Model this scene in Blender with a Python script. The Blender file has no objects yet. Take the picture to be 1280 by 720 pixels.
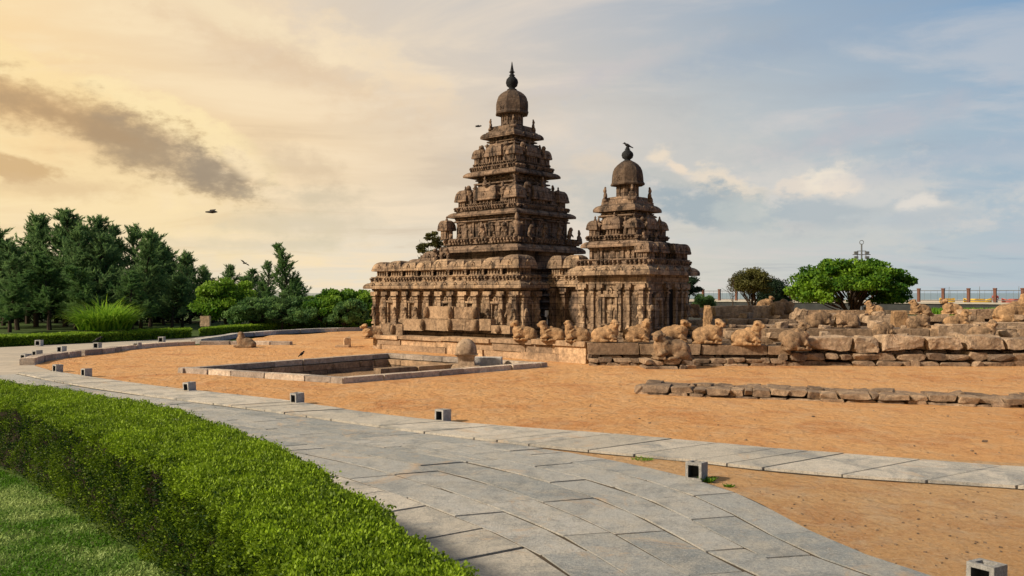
import bpy, bmesh, math, random
import numpy as np
from mathutils import Vector, Matrix, noise
R = math.radians
C = bpy.context.scene.collection
SC = bpy.context.scene
random.seed(7)

# ------------------------------------------------------------------ camera
F = 1045.0; HZ = 366.0; CH = 2.6
cam = bpy.data.cameras.new('camera'); co = bpy.data.objects.new('camera', cam); C.objects.link(co)
co.location = (0, 0, CH); co.rotation_euler = (R(90), 0, 0)
cam.sensor_width = 36; cam.lens = F/1280*36; cam.shift_y = (HZ-360)/1280
cam.clip_start = .1; cam.clip_end = 9000
SC.camera = co
SC.view_settings.view_transform = 'Standard'; SC.view_settings.look = 'None'
SC.view_settings.gamma = 1; SC.view_settings.exposure = 0.15

# ------------------------------------------------------------------ sky
SUN_AZ = math.atan2(-.935, -.355)       # measured from +Y clockwise (x/y)
SUN_EL = R(33)
w = bpy.data.worlds.new('World'); SC.world = w; w.use_nodes = True
nt = w.node_tree; N = nt.nodes; L = nt.links; N.clear()
def nd(t, **k):
    n = N.new(t)
    for a, b in k.items(): setattr(n, a, b)
    return n
def plug(s, v):
    if isinstance(v, bpy.types.NodeSocket): L.new(v, s)
    else: s.default_value = v
def mth(op, a, b=0.0, c=None, clamp=False):
    n = nd('ShaderNodeMath', operation=op, use_clamp=clamp); plug(n.inputs[0], a); plug(n.inputs[1], b)
    if c is not None: plug(n.inputs[2], c)
    return n.outputs[0]
def mix(f, a, b, bt='MIX'):
    n = nd('ShaderNodeMix', data_type='RGBA', blend_type=bt); plug(n.inputs[0], f); plug(n.inputs[6], a); plug(n.inputs[7], b)
    return n.outputs[2]
def sstep(v, a, b):
    n = nd('ShaderNodeMapRange', interpolation_type='SMOOTHSTEP'); plug(n.inputs[0], v)
    n.inputs[1].default_value = a; n.inputs[2].default_value = b; return n.outputs[0]
def s2l(r, g, b):
    f = lambda c: (c/255/12.92) if c <= 10 else ((c/255+.055)/1.055)**2.4
    return (f(r), f(g), f(b), 1)
sky = nd('ShaderNodeTexSky', sky_type='NISHITA'); sky.sun_disc = False
sky.sun_elevation = SUN_EL; sky.sun_rotation = SUN_AZ
sky.dust_density = 3; sky.air_density = 1.2
tc = nd('ShaderNodeTexCoord')
sep = nd('ShaderNodeSeparateXYZ'); L.new(tc.outputs['Generated'], sep.inputs[0])
X, Y, Z = sep.outputs
az = mth('ARCTAN2', X, Y); el = mth('ARCSINE', Z)
def ramp(v, stops):
    n = nd('ShaderNodeValToRGB'); r = n.color_ramp; plug(n.inputs[0], v)
    while len(r.elements) < len(stops): r.elements.new(.5)
    for e, (p, c) in zip(r.elements, stops): e.position = p; e.color = c
    return n.outputs[0]
azn = mth('MULTIPLY_ADD', az, .5/.8, .5, clamp=True)      # az -.8..+.8 -> 0..1
hor = ramp(azn, [(0, s2l(240,208,158)), (.16, s2l(240,222,188)), (.4, s2l(234,224,204)), (.62, s2l(214,210,198)), (.84, s2l(180,194,202)), (1, s2l(165,182,196))])
mid = ramp(azn, [(0, s2l(246,198,124)), (.16, s2l(248,212,154)), (.35, s2l(243,216,176)), (.5, s2l(222,206,186)), (.65, s2l(194,196,194)), (.84, s2l(158,179,196)), (1, s2l(140,166,192))])
top = ramp(azn, [(0, s2l(253,220,158)), (.16, s2l(253,222,172)), (.32, s2l(230,212,188)), (.5, s2l(200,196,192)), (.68, s2l(154,172,190)), (.84, s2l(120,156,192)), (1, s2l(98,138,182))])
base = mix(sstep(el, .0, .16), hor, mid)
base = mix(sstep(el, .15, .36), base, top)
# high streaky cloud, laid on a plane overhead
zz = mth('ADD', mth('MAXIMUM', Z, 0), .10)
cmb = nd('ShaderNodeCombineXYZ'); L.new(mth('DIVIDE', X, zz), cmb.inputs[0]); L.new(mth('MULTIPLY', mth('DIVIDE', Y, zz), 1.6), cmb.inputs[1])
n1 = nd('ShaderNodeTexNoise'); n1.inputs['Scale'].default_value = .85; n1.inputs['Detail'].default_value = 9; n1.inputs['Roughness'].default_value = .58; n1.inputs['Distortion'].default_value = .5
L.new(cmb.outputs[0], n1.inputs['Vector'])
hi = ramp(azn, [(0, s2l(255,232,180)), (.35, s2l(252,228,190)), (.6, s2l(224,212,202)), (.85, s2l(186,192,200)), (1, s2l(170,182,196))])
lo = ramp(azn, [(0, s2l(224,176,112)), (.35, s2l(212,186,152)), (.6, s2l(180,178,176)), (.85, s2l(140,160,182)), (1, s2l(120,146,176))])
base = mix(mth('MULTIPLY', sstep(n1.outputs[0], .47, .64), .7), base, hi)
base = mix(mth('MULTIPLY', sstep(n1.outputs[0], .48, .30), .45), base, lo)
# individual clouds: direction, extent, tilt, colour, strength
ae = nd('ShaderNodeCombineXYZ'); L.new(az, ae.inputs[0]); L.new(el, ae.inputs[1])
n2 = nd('ShaderNodeTexNoise'); n2.inputs['Scale'].default_value = 17; n2.inputs['Detail'].default_value = 9; n2.inputs['Roughness'].default_value = .58
mp = nd('ShaderNodeMapping'); mp.inputs['Scale'].default_value = (1, 1.7, 1); L.new(ae.outputs[0], mp.inputs[0]); L.new(mp.outputs[0], n2.inputs['Vector'])
n3 = nd('ShaderNodeTexNoise'); n3.inputs['Scale'].default_value = 44; n3.inputs['Detail'].default_value = 8; n3.inputs['Roughness'].default_value = .62; L.new(mp.outputs[0], n3.inputs['Vector'])
nz = mth('ADD', mth('MULTIPLY', mth('SUBTRACT', n2.outputs[0], .5), 4.4), mth('MULTIPLY', mth('SUBTRACT', n3.outputs[0], .5), 3.0))
def cloud(px, py, ru, rv, ang, col, s, soft=.9):
    global base
    a0 = math.atan2(px-640, F); e0 = math.atan((HZ-py)/F*math.cos(a0))
    ru /= F; rv /= F; ca, sa = math.cos(R(ang)), math.sin(R(ang))
    da = mth('SUBTRACT', az, a0); de = mth('SUBTRACT', el, e0)
    u = mth('ADD', mth('MULTIPLY', da, ca/ru), mth('MULTIPLY', de, sa/ru))
    v = mth('ADD', mth('MULTIPLY', da, -sa/rv), mth('MULTIPLY', de, ca/rv))
    d = mth('ADD', mth('MULTIPLY', u, u), mth('MULTIPLY', v, v))
    d = mth('ADD', mth('SQRT', d), mth('MULTIPLY', nz, .5))
    m = mth('MULTIPLY', sstep(d, 1.0+soft*.35, 1.0-soft), s)
    base = mix(m, base, col)
# broad soft layers first, then the brighter and darker pieces of cloud
cloud(330, 45, 230, 46, -22, s2l(224,192,154), .5, 1.0)
cloud(300, 20, 170, 20, -18, s2l(255,236,196), .5)
cloud(440, 66, 120, 30, -20, s2l(252,230,194), .6)
cloud(520, 110, 70, 22, -25, s2l(238,214,182), .5)
cloud(110, 235, 280, 70, -14, s2l(254,228,174), .6, 1.0)
cloud(60, 104, 190, 30, -14, s2l(255,226,166), .7, .6)
cloud(230, 160, 130, 26, -24, s2l(255,232,180), .7, .6)
cloud(40, 128, 170, 26, -12, s2l(212,168,112), .75, .8)
cloud(140, 168, 170, 34, -20, s2l(190,158,116), .8, .75)
cloud(205, 190, 100, 30, -20, s2l(166,144,116), .75, .75)
cloud(262, 212, 56, 24, -24, s2l(160,142,120), .8, .7)
cloud(90, 150, 100, 12, -16, s2l(182,148,106), .5, .8)
cloud(305, 205, 34, 14, -30, s2l(250,226,186), .6, .5)
cloud(28, 212, 40, 14, 0, s2l(206,168,118), .8, .5)
cloud(70, 235, 90, 14, 0, s2l(220,188,144), .6)
cloud(390, 245, 70, 16, 0, s2l(204,190,164), .65)
cloud(380, 280, 110, 20, 0, s2l(212,200,176), .6)
cloud(370, 205, 60, 28, -20, s2l(214,190,158), .6)
cloud(330, 305, 140, 10, 0, s2l(208,200,180), .5)
cloud(860, 215, 240, 70, -10, s2l(206,202,196), .6, 1.0)
cloud(1000, 255, 220, 52, 0, s2l(212,208,202), .75, .8)
cloud(900, 232, 60, 22, -22, s2l(234,218,196), .8, .5)
cloud(880, 256, 84, 30, -10, s2l(158,172,180), .9, .6)
cloud(940, 268, 50, 22, -10, s2l(188,194,192), .8, .5)
cloud(746, 205, 40, 16, 0, s2l(226,208,186), .6, .5)
cloud(750, 248, 60, 40, 0, s2l(190,190,184), .65, .7)
cloud(826, 194, 22, 13, 10, s2l(238,220,196), .85, .6)
cloud(846, 210, 18, 9, -30, s2l(240,220,196), .85, .45)
cloud(838, 222, 34, 12, -20, s2l(188,190,186), .7, .5)
cloud(1004, 236, 30, 13, 0, s2l(230,216,200), .8, .45)
cloud(1034, 226, 28, 17, 10, s2l(242,228,208), .85, .6)
cloud(1052, 238, 24, 15, 0, s2l(234,220,204), .85, .45)
cloud(1036, 266, 90, 22, 0, s2l(174,184,190), .85, .6)
cloud(1090, 250, 40, 12, 0, s2l(210,208,204), .6, .5)
cloud(1144, 256, 26, 11, 4, s2l(228,220,210), .8, .6)
cloud(1150, 274, 60, 12, 0, s2l(182,190,196), .75, .5)
cloud(980, 300, 200, 16, 0, s2l(196,200,198), .6, .9)
cloud(1210, 279, 34, 9, 0, s2l(210,206,202), .65, .8)
cloud(1090, 160, 130, 20, 12, s2l(190,186,192), .5, 1.0)
cloud(1180, 200, 120, 16, 8, s2l(176,184,196), .45, 1.0)
cloud(960, 60, 200, 20, 8, s2l(150,168,188), .4, 1.0)
cloud(760, 90, 120, 16, 14, s2l(208,198,194), .45, 1.0)
# to the sides, behind the camera and overhead, sky dimmed to cut fill light
aa = mth('ABSOLUTE', az)
base = mix(sstep(aa, .8, 1.7), base, mix(1.0, base, (.60,.63,.70,1), 'MULTIPLY'))
base = mix(sstep(el, .42, .9), base, mix(1.0, base, (.62,.68,.76,1), 'MULTIPLY'))
bgs = nd('ShaderNodeBackground'); L.new(sky.outputs[0], bgs.inputs[0]); bgs.inputs[1].default_value = .1
bgc = nd('ShaderNodeBackground'); L.new(base, bgc.inputs[0]); bgc.inputs[1].default_value = .94
ms = nd('ShaderNodeMixShader'); ms.inputs[0].default_value = .93
L.new(bgs.outputs[0], ms.inputs[1]); L.new(bgc.outputs[0], ms.inputs[2])
wo = nd('ShaderNodeOutputWorld'); L.new(ms.outputs[0], wo.inputs[0])

# ------------------------------------------------------------------ sun
sl = bpy.data.lights.new('sun', 'SUN'); so = bpy.data.objects.new('sun', sl); C.objects.link(so)
sl.energy = 5.0; sl.angle = R(5); sl.color = (1, .85, .66)
sd = Vector((math.sin(SUN_AZ)*math.cos(SUN_EL), math.cos(SUN_AZ)*math.cos(SUN_EL), math.sin(SUN_EL)))
so.rotation_euler = sd.to_track_quat('Z', 'Y').to_euler(); so.location = (-30, 10, 30)

# ================================================================== helpers
def G(px, py, z=0.0):
    Yd = (CH-z)*F/(py-HZ); return Vector(((px-640)/F*Yd, Yd, z))
def W(px, py, Yd): return Vector(((px-640)/F*Yd, Yd, CH-(py-HZ)/F*Yd))

class MatB:
    def __init__(s, name):
        s.m = bpy.data.materials.new(name); s.m.use_nodes = True; s.t = s.m.node_tree
        s.t.nodes.clear()
        s.out = s.n('ShaderNodeOutputMaterial')
        s.p = s.n('ShaderNodeBsdfPrincipled'); s.l(s.p.outputs[0], s.out.inputs[0])
        s.tc = s.n('ShaderNodeTexCoord'); s.vec = s.tc.outputs['Object']
    def n(s, t, **k):
        x = s.t.nodes.new(t)
        for a, b in k.items(): setattr(x, a, b)
        return x
    def l(s, a, b): s.t.links.new(a, b)
    def pl(s, sock, v):
        if isinstance(v, bpy.types.NodeSocket): s.l(v, sock)
        else: sock.default_value = v
    def noise(s, sc, det=6, ro=.55, vec=None, dist=0):
        x = s.n('ShaderNodeTexNoise'); x.inputs['Scale'].default_value = sc; x.inputs['Detail'].default_value = det
        x.inputs['Roughness'].default_value = ro; x.inputs['Distortion'].default_value = dist
        s.l(vec or s.vec, x.inputs['Vector']); return x.outputs[0]
    def vor(s, sc, vec=None, feat='F1', out='Distance'):
        x = s.n('ShaderNodeTexVoronoi', feature=feat); x.inputs['Scale'].default_value = sc
        s.l(vec or s.vec, x.inputs['Vector']); return x.outputs[out]
    def mix(s, f, a, b, bt='MIX'):
        x = s.n('ShaderNodeMix', data_type='RGBA', blend_type=bt); s.pl(x.inputs[0], f); s.pl(x.inputs[6], a); s.pl(x.inputs[7], b); return x.outputs[2]
    def mr(s, v, a, b, c=0, d=1):
        x = s.n('ShaderNodeMapRange'); s.pl(x.inputs[0], v)
        for i, q in enumerate((a, b, c, d)): x.inputs[i+1].default_value = q
        return x.outputs[0]
    def math(s, op, a, b=0.0):
        x = s.n('ShaderNodeMath', operation=op); s.pl(x.inputs[0], a); s.pl(x.inputs[1], b); return x.outputs[0]
    def attr(s, nm, out='Fac'):
        x = s.n('ShaderNodeAttribute', attribute_name=nm); return x.outputs[out]
    def bump(s, h, st, dist, prev=None):
        x = s.n('ShaderNodeBump'); s.l(h, x.inputs['Height']); x.inputs['Strength'].default_value = st; x.inputs['Distance'].default_value = dist
        if prev: s.l(prev, x.inputs['Normal'])
        return x.outputs[0]
    def done(s, col, rough=.85, nor=None, spec=.25):
        s.pl(s.p.inputs['Base Color'], col); s.pl(s.p.inputs['Roughness'], rough); s.p.inputs['Specular IOR Level'].default_value = spec
        if nor: s.l(nor, s.p.inputs['Normal'])
        return s.m
def rgb(r, g, b): return (r, g, b, 1)

def stone(name, light, dark, stain=(.05,.04,.035), sc=1.0, stains=.6, b=.5, tint=False, carve=0, randv=.12, lichen=0, joints=False):
    m = MatB(name)
    rnd = m.n('ShaderNodeObjectInfo')
    sh = m.n('ShaderNodeVectorMath', operation='ADD'); m.l(m.vec, sh.inputs[0])
    off = m.n('ShaderNodeCombineXYZ'); m.l(m.math('MULTIPLY', rnd.outputs['Random'], 37), off.inputs[0]); m.l(off.outputs[0], sh.inputs[1]); v = sh.outputs[0]
    c = m.mix(m.mr(m.noise(1.3*sc, 6, .65, v), .40, .60), rgb(*dark), rgb(*light))
    c = m.mix(m.mr(m.noise(8*sc, 8, .8, v), .42, .62, 0, .7), c, rgb(*[x*.45 for x in dark]))
    mp = m.n('ShaderNodeMapping'); mp.inputs['Scale'].default_value = (1.0, 1.0, .35); m.l(v, mp.inputs[0])
    st = m.mr(m.noise(2.1*sc, 9, .74, mp.outputs[0], .4), .49, .62)
    c = m.mix(m.math('MULTIPLY', st, stains), c, rgb(*stain))
    c = m.mix(m.mr(m.noise(5.1*sc, 7, .75, v), .55, .70, 0, .5), c, rgb(min(1,light[0]*1.4), light[1]*1.4, light[2]*1.5))
    if joints:   # courses of squared blocks
        sp = m.n('ShaderNodeSeparateXYZ'); m.l(m.vec, sp.inputs[0]); cb = m.n('ShaderNodeCombineXYZ')
        m.l(m.math('ADD', m.math('ADD', sp.outputs[0], sp.outputs[1]), m.math('MULTIPLY', m.noise(2.5, 3, .5), .05)), cb.inputs[0]); m.l(m.math('ADD', sp.outputs[2], m.math('MULTIPLY', m.noise(3.5, 3, .5), .03)), cb.inputs[1])
        br = m.n('ShaderNodeTexBrick'); m.l(cb.outputs[0], br.inputs['Vector']); br.inputs['Scale'].default_value = 1; br.inputs['Brick Width'].default_value = .78; br.inputs['Row Height'].default_value = .27; br.inputs['Mortar Size'].default_value = .012
        br.inputs['Color1'].default_value = rgb(.72,.72,.74); br.inputs['Color2'].default_value = rgb(1.22,1.18,1.12); br.inputs['Mortar'].default_value = rgb(.12,.11,.10)
        c = m.mix(.75, c, br.outputs[0], 'MULTIPLY')
    if tint:
        t = m.attr('tint'); c = m.mix(1.0, c, m.mix(t, rgb(.62,.62,.66), rgb(1.25,1.2,1.15)), 'MULTIPLY')
    hs = m.n('ShaderNodeHueSaturation'); m.l(c, hs.inputs['Color'])
    m.l(m.mr(rnd.outputs['Random'], 0, 1, 1-randv, 1+randv), hs.inputs['Value'])
    nb = m.bump(m.noise(5*sc, 8, .75, v), min(1,b*1.5), .07)
    nb = m.bump(m.noise(30*sc, 5, .75, v), b, .02, nb)
    if carve:
        nb = m.bump(m.vor(carve, v, 'SMOOTH_F1'), .9, .07, nb)
        nb = m.bump(m.noise(carve*2.3, 3, .5, v, 1.5), .6, .05, nb)
    return m.done(hs.outputs[0], .9, nb, .15)

M = {}
M['temple'] = stone('temple_stone', (.50,.36,.235), (.28,.20,.14), (.030,.024,.021), 1.0, .9, .6, carve=0, joints=True)
M['relief'] = stone('carved_stone', (.42,.29,.185), (.22,.15,.10), (.030,.024,.021), 1.0, .85, .6, carve=7)
M['upper'] = stone('tower_stone', (.36,.255,.18), (.19,.135,.098), (.020,.017,.016), 1.1, .95, .6, joints=True)
M['dome'] = stone('dome_stone', (.17,.12,.085), (.09,.065,.05), (.03,.026,.025), 1.2, .7, .6)
M['kalasa'] = stone('finial_stone', (.035,.038,.042), (.02,.022,.026), (.01,.01,.01), 2, .5, .4)
M['nandi'] = stone('bull_stone', (.54,.335,.175), (.36,.225,.12), (.07,.05,.038), 1.8, .6, .45, randv=.1)
M['nandi_dark'] = stone('worn_bull_stone', (.42,.275,.165), (.27,.18,.11), (.05,.04,.03), 1.8, .6, .6, randv=.12)
M['block'] = stone('block_stone', (.54,.385,.245), (.37,.26,.165), (.08,.06,.045), 1.0, .5, .5, tint=True)
M['rubble'] = stone('rubble_stone', (.50,.37,.25), (.29,.21,.145), (.07,.055,.045), 1.4, .5, .8, tint=True)
M['boulder'] = stone('boulder_stone', (.60,.44,.30), (.42,.30,.20), (.07,.055,.045), 1.1, .5, .9)
M['kerb'] = stone('kerb_stone', (.66,.57,.47), (.52,.44,.36), (.16,.14,.12), 1.5, .35, .5, tint=True)
M['greykerb'] = stone('grey_kerb_stone', (.66,.64,.60), (.52,.51,.48), (.18,.175,.16), 1.5, .3, .4, tint=True)
M['lightbox'] = stone('granite_box', (.55,.54,.52), (.42,.415,.40), (.12,.12,.12), 6, .4, .4)
M['slab'] = None
def paving():
    m = MatB('paving_granite')
    t = m.attr('tint'); k = m.attr('kind')
    c1 = m.mix(t, rgb(.25,.275,.285), rgb(.46,.455,.43))
    c2 = m.mix(t, rgb(.46,.425,.36), rgb(.62,.57,.49))
    c = m.mix(k, c1, c2)
    c = m.mix(m.mr(m.noise(2.2, 8, .7), .46, .62, 0, .6), c, rgb(.47,.43,.36))
    c = m.mix(m.mr(m.noise(1.1, 8, .7, dist=.8), .50, .62, 0, .65), c, rgb(.17,.19,.20))
    c = m.mix(m.mr(m.noise(7, 9, .85), .50, .62, 0, .45), c, rgb(.15,.155,.155))
    c = m.mix(m.mr(m.noise(34, 6, .85), .50, .60, 0, .5), c, rgb(.12,.125,.125))
    c = m.mix(m.mr(m.noise(41, 6, .85), .53, .62, 0, .5), c, rgb(.68,.65,.59))
    c = m.mix(m.mr(m.noise(.8, 9, .75, dist=1.5), .56, .64, 0, .55), c, rgb(.50,.36,.23))
    nb = m.bump(m.noise(9, 9, .8), .9, .03); nb = m.bump(m.noise(50, 5, .8), .7, .008, nb)
    return m.done(c, m.mr(m.noise(5, 4, .6), .3, .7, .55, .8), nb, .3)
M['slab'] = paving()
def plaza():
    m = MatB('plaza_paving')
    br = m.n('ShaderNodeTexBrick'); m.l(m.vec, br.inputs['Vector']); br.inputs['Scale'].default_value = 1
    br.inputs['Brick Width'].default_value = 1.4; br.inputs['Row Height'].default_value = .8; br.inputs['Mortar Size'].default_value = .02
    br.inputs['Color1'].default_value = rgb(.50,.44,.36); br.inputs['Color2'].default_value = rgb(.40,.36,.305); br.inputs['Mortar'].default_value = rgb(.2,.16,.12)
    c = m.mix(m.mr(m.noise(.5, 6, .6), .35, .7, 0, .5), br.outputs[0], rgb(.46,.40,.32))
    c = m.mix(m.mr(m.noise(6, 6, .7), .45, .75, 0, .4), c, rgb(.27,.25,.22))
    return m.done(c, .8, m.bump(m.noise(30, 5, .7), .4, .01))
M['plaza'] = plaza()
def sandm(nm='orange_sand', k=(1,1,1)):
    m = MatB(nm)
    c = m.mix(m.mr(m.noise(.22, 6, .6), .36, .64), rgb(.62,.315,.12), rgb(.68,.385,.17))
    c = m.mix(m.mr(m.noise(.5, 8, .68, dist=.8), .50, .66, 0, .8), c, rgb(.46,.18,.06))
    c = m.mix(m.mr(m.noise(1.7, 8, .7), .48, .64, 0, .6), c, rgb(.62,.42,.25))
    c = m.mix(m.mr(m.noise(7, 9, .85), .50, .66, 0, .5), c, rgb(.36,.18,.085))
    c = m.mix(m.mr(m.noise(26, 6, .85), .50, .62, 0, .5), c, rgb(.74,.52,.31))
    c = m.mix(m.mr(m.noise(160, 3, .8), .55, .75, 0, .5), c, rgb(.28,.15,.09))
    v = m.mr(m.vor(5.5), 0, .55)
    nb = m.bump(m.noise(1.2, 6, .6), .8, .18); nb = m.bump(m.noise(3.8, 5, .6), .9, .12, nb); nb = m.bump(v, .45, .05, nb); nb = m.bump(m.noise(9, 9, .8), 1.0, .06, nb); nb = m.bump(m.noise(90, 4, .8), .5, .008, nb)
    c = m.mix(1.0, c, rgb(*k), 'MULTIPLY')
    return m.done(c, .95, nb, .1)
M['sand'] = sandm(); M['palesand'] = sandm('pale_sand', (.86,.97,1.12))
def simple(name, c1, c2, sc=3, rough=.9, b=.3, bs=20, spec=.2, bd=.03):
    m = MatB(name)
    c = m.mix(m.mr(m.noise(sc, 6, .65), .35, .65), rgb(*c1), rgb(*c2))
    c = m.mix(m.mr(m.noise(sc*9, 5, .7), .4, .75, 0, .5), c, rgb(*[x*.6 for x in c1]))
    return m.done(c, rough, m.bump(m.noise(bs, 6, .7), b, bd), spec)
M['lawn'] = simple('lawn_soil', (.06,.13,.02), (.10,.13,.04), 1.2, b=.8)
M['earth'] = simple('pit_earth', (.36,.22,.12), (.24,.15,.085), 2, b=1, bs=8, bd=.08)
M['grassland'] = simple('grass_ground', (.055,.10,.02), (.04,.07,.016), .4, b=.6)
M['joint'] = simple('joint_earth', (.085,.065,.045), (.055,.043,.032), 3)
M['beach'] = simple('beach_sand', (.62,.52,.40), (.55,.46,.36), .05)
M['bark'] = simple('bark', (.07,.05,.035), (.035,.026,.02), 4, b=.9, bs=14)
M['seawall'] = simple('sea_wall_stone', (.055,.06,.062), (.035,.038,.04), 1.5, b=.9, bs=5)
M['walltan'] = simple('boundary_stone', (.27,.205,.14), (.19,.145,.10), 1.2, b=.9, bs=5)
M['coping'] = simple('coping_concrete', (.42,.40,.36), (.33,.31,.28), 1.5)
M['post'] = simple('post_red_stone', (.20,.095,.07), (.14,.07,.05), 4)
M['metal'] = simple('grey_metal', (.16,.17,.18), (.11,.12,.125), 5, .5, .1)
M['black'] = simple('crow_feather', (.012,.012,.014), (.02,.02,.022), 8, .5)
M['greyfeather'] = simple('grey_feather', (.12,.11,.10), (.08,.075,.07), 8, .6)
M['white'] = simple('white_paint', (.75,.75,.75), (.65,.66,.68), 5)
M['dark'] = simple('doorway_shade', (.012,.010,.009), (.008,.007,.006), 2)
M['stem'] = simple('hedge_stem_shade', (.035,.026,.016), (.018,.015,.01), 6, b=1)
M['stem_far'] = simple('hedge_inner_leaves', (.035,.07,.010), (.055,.095,.015), 5, b=1)
M['yellow'] = simple('yellow_paint', (.75,.50,.08), (.6,.4,.07), 2)
M['redboat'] = simple('faded_red_paint', (.45,.13,.10), (.35,.12,.10), 2)
M['blue'] = simple('blue_paint', (.08,.25,.35), (.07,.2,.3), 2)
M['skin'] = simple('skin', (.25,.12,.07), (.22,.11,.06), 6)
M['shirt'] = simple('red_shirt', (.42,.09,.10), (.32,.07,.08), 6)
M['hair'] = simple('hair', (.01,.01,.01), (.015,.012,.01), 6)
M['roof'] = simple('grey_roof', (.12,.10,.10), (.09,.08,.08), 2)
def water():
    m = MatB('sea_water'); nb = m.bump(m.noise(.12, 6, .6), .5, .8)
    return m.done(rgb(.20,.27,.28), .35, nb, .4)
M['water'] = water()
def leafm(name, c1, c2, trans=.35, rough=.6, spec=.25):
    m = MatB(name)
    c = m.mix(m.attr('tint'), rgb(*c1), rgb(*c2))
    m.p.inputs['Roughness'].default_value = rough; m.p.inputs['Specular IOR Level'].default_value = spec
    m.l(c, m.p.inputs['Base Color'])
    tr = m.n('ShaderNodeBsdfTranslucent'); m.l(c, tr.inputs[0])
    mx = m.n('ShaderNodeMixShader'); mx.inputs[0].default_value = trans
    m.l(m.p.outputs[0], mx.inputs[1]); m.l(tr.outputs[0], mx.inputs[2]); m.l(mx.outputs[0], m.out.inputs[0])
    return m.m
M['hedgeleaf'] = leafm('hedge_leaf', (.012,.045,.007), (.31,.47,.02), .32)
M['hedgefar'] = leafm('far_hedge_leaf', (.09,.19,.018), (.32,.48,.03), .35)
M['casu'] = leafm('casuarina_needle', (.06,.14,.05), (.24,.38,.14), .55)
M['casu2'] = leafm('feathery_needle_green', (.06,.15,.05), (.20,.34,.10), .5)
M['bushl'] = leafm('bush_leaf', (.06,.17,.016), (.26,.42,.04), .45)
M['round'] = leafm('broad_leaf', (.03,.11,.010), (.20,.36,.022), .4)
M['olive'] = leafm('olive_leaf', (.05,.055,.014), (.13,.13,.03), .3)
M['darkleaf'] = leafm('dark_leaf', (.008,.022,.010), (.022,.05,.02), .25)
M['reed'] = leafm('reed_leaf', (.06,.20,.015), (.36,.56,.05), .45)
M['grassb'] = leafm('grass_blade', (.09,.22,.016), (.40,.52,.18), .4)
M['paleweed'] = leafm('pale_weed_leaf', (.10,.17,.10), (.26,.36,.24), .3)
for k in ('nandi','nandi_dark','temple','relief','upper','dome'): pass

# ---- mesh helpers
def link(name, me, mat, parent=None, smooth=False):
    me.materials.clear()
    if mat: me.materials.append(mat)
    o = bpy.data.objects.new(name, me); C.objects.link(o)
    if parent: o.parent = parent
    if smooth: me.polygons.foreach_set('use_smooth', [True]*len(me.polygons))
    return o
def bobj(name, bm, mat, parent=None, smooth=False, rough=0, seg=.18, seed=0, freq=1.6):
    if rough: weather(bm, seg, rough, freq, seed)
    bmesh.ops.recalc_face_normals(bm, faces=bm.faces[:])
    me = bpy.data.meshes.new(name); bm.to_mesh(me); bm.free()
    return link(name, me, mat, parent, smooth)
def empty(name, label, cat, loc=(0,0,0), rz=0, group=None):
    o = bpy.data.objects.new(name, None); C.objects.link(o); o.empty_display_size = .2
    o.location = loc; o.rotation_euler = (0,0,rz); tag(o, label, cat, group); return o
def tag(o, label=None, cat=None, group=None, kind=None):
    if label: o['label'] = label
    if cat: o['category'] = cat
    if group: o['group'] = group
    if kind: o['kind'] = kind
    return o
def weather(bm, seg, amp, freq=1.6, seed=0):
    for _ in range(5):
        es = [e for e in bm.edges if e.calc_length() > seg*1.5]
        if not es or len(bm.verts) > 60000: break
        bmesh.ops.subdivide_edges(bm, edges=es, cuts=1, use_grid_fill=True)
    off = Vector((seed*3.1, seed*1.7, seed*.9))
    for v in bm.verts:
        v.co += noise.noise_vector(v.co*freq+off)*amp + noise.noise_vector(v.co*freq*4.3+off)*amp*.6
def box(bm, x0, x1, y0, y1, z0, z1):
    vs = [bm.verts.new(p) for p in ((x0,y0,z0),(x1,y0,z0),(x1,y1,z0),(x0,y1,z0),(x0,y0,z1),(x1,y0,z1),(x1,y1,z1),(x0,y1,z1))]
    for f in ((3,2,1,0),(4,5,6,7),(0,1,5,4),(1,2,6,5),(2,3,7,6),(3,0,4,7)): bm.faces.new([vs[i] for i in f])
    return vs
def hexa(bm, pts):
    vs = [bm.verts.new(p) for p in pts]
    for f in ((3,2,1,0),(4,5,6,7),(0,1,5,4),(1,2,6,5),(2,3,7,6),(3,0,4,7)): bm.faces.new([vs[i] for i in f])
    return vs
def loft(bm, secs, cx=0, cy=0):
    """stack of rectangles (hx, hy, z)"""
    prev = None
    for hx, hy, z in secs:
        r = [bm.verts.new((cx+sx*hx, cy+sy*hy, z)) for sx, sy in ((-1,-1),(1,-1),(1,1),(-1,1))]
        if prev:
            for i in range(4): bm.faces.new((prev[i], prev[(i+1)%4], r[(i+1)%4], r[i]))
        else: bm.faces.new(r[::-1])
        prev = r
    bm.faces.new(prev)
def ngon_loft(bm, secs, cx=0, cy=0, n=8, ph=None):
    prev = None; ph = math.pi/n if ph is None else ph
    for r_, z in secs:
        r = [bm.verts.new((cx+r_*math.cos(ph+2*math.pi*i/n), cy+r_*math.sin(ph+2*math.pi*i/n), z)) for i in range(n)]
        if prev:
            for i in range(n): bm.faces.new((prev[i], prev[(i+1)%n], r[(i+1)%n], r[i]))
        else: bm.faces.new(r[::-1])
        prev = r
    bm.faces.new(prev)
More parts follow.
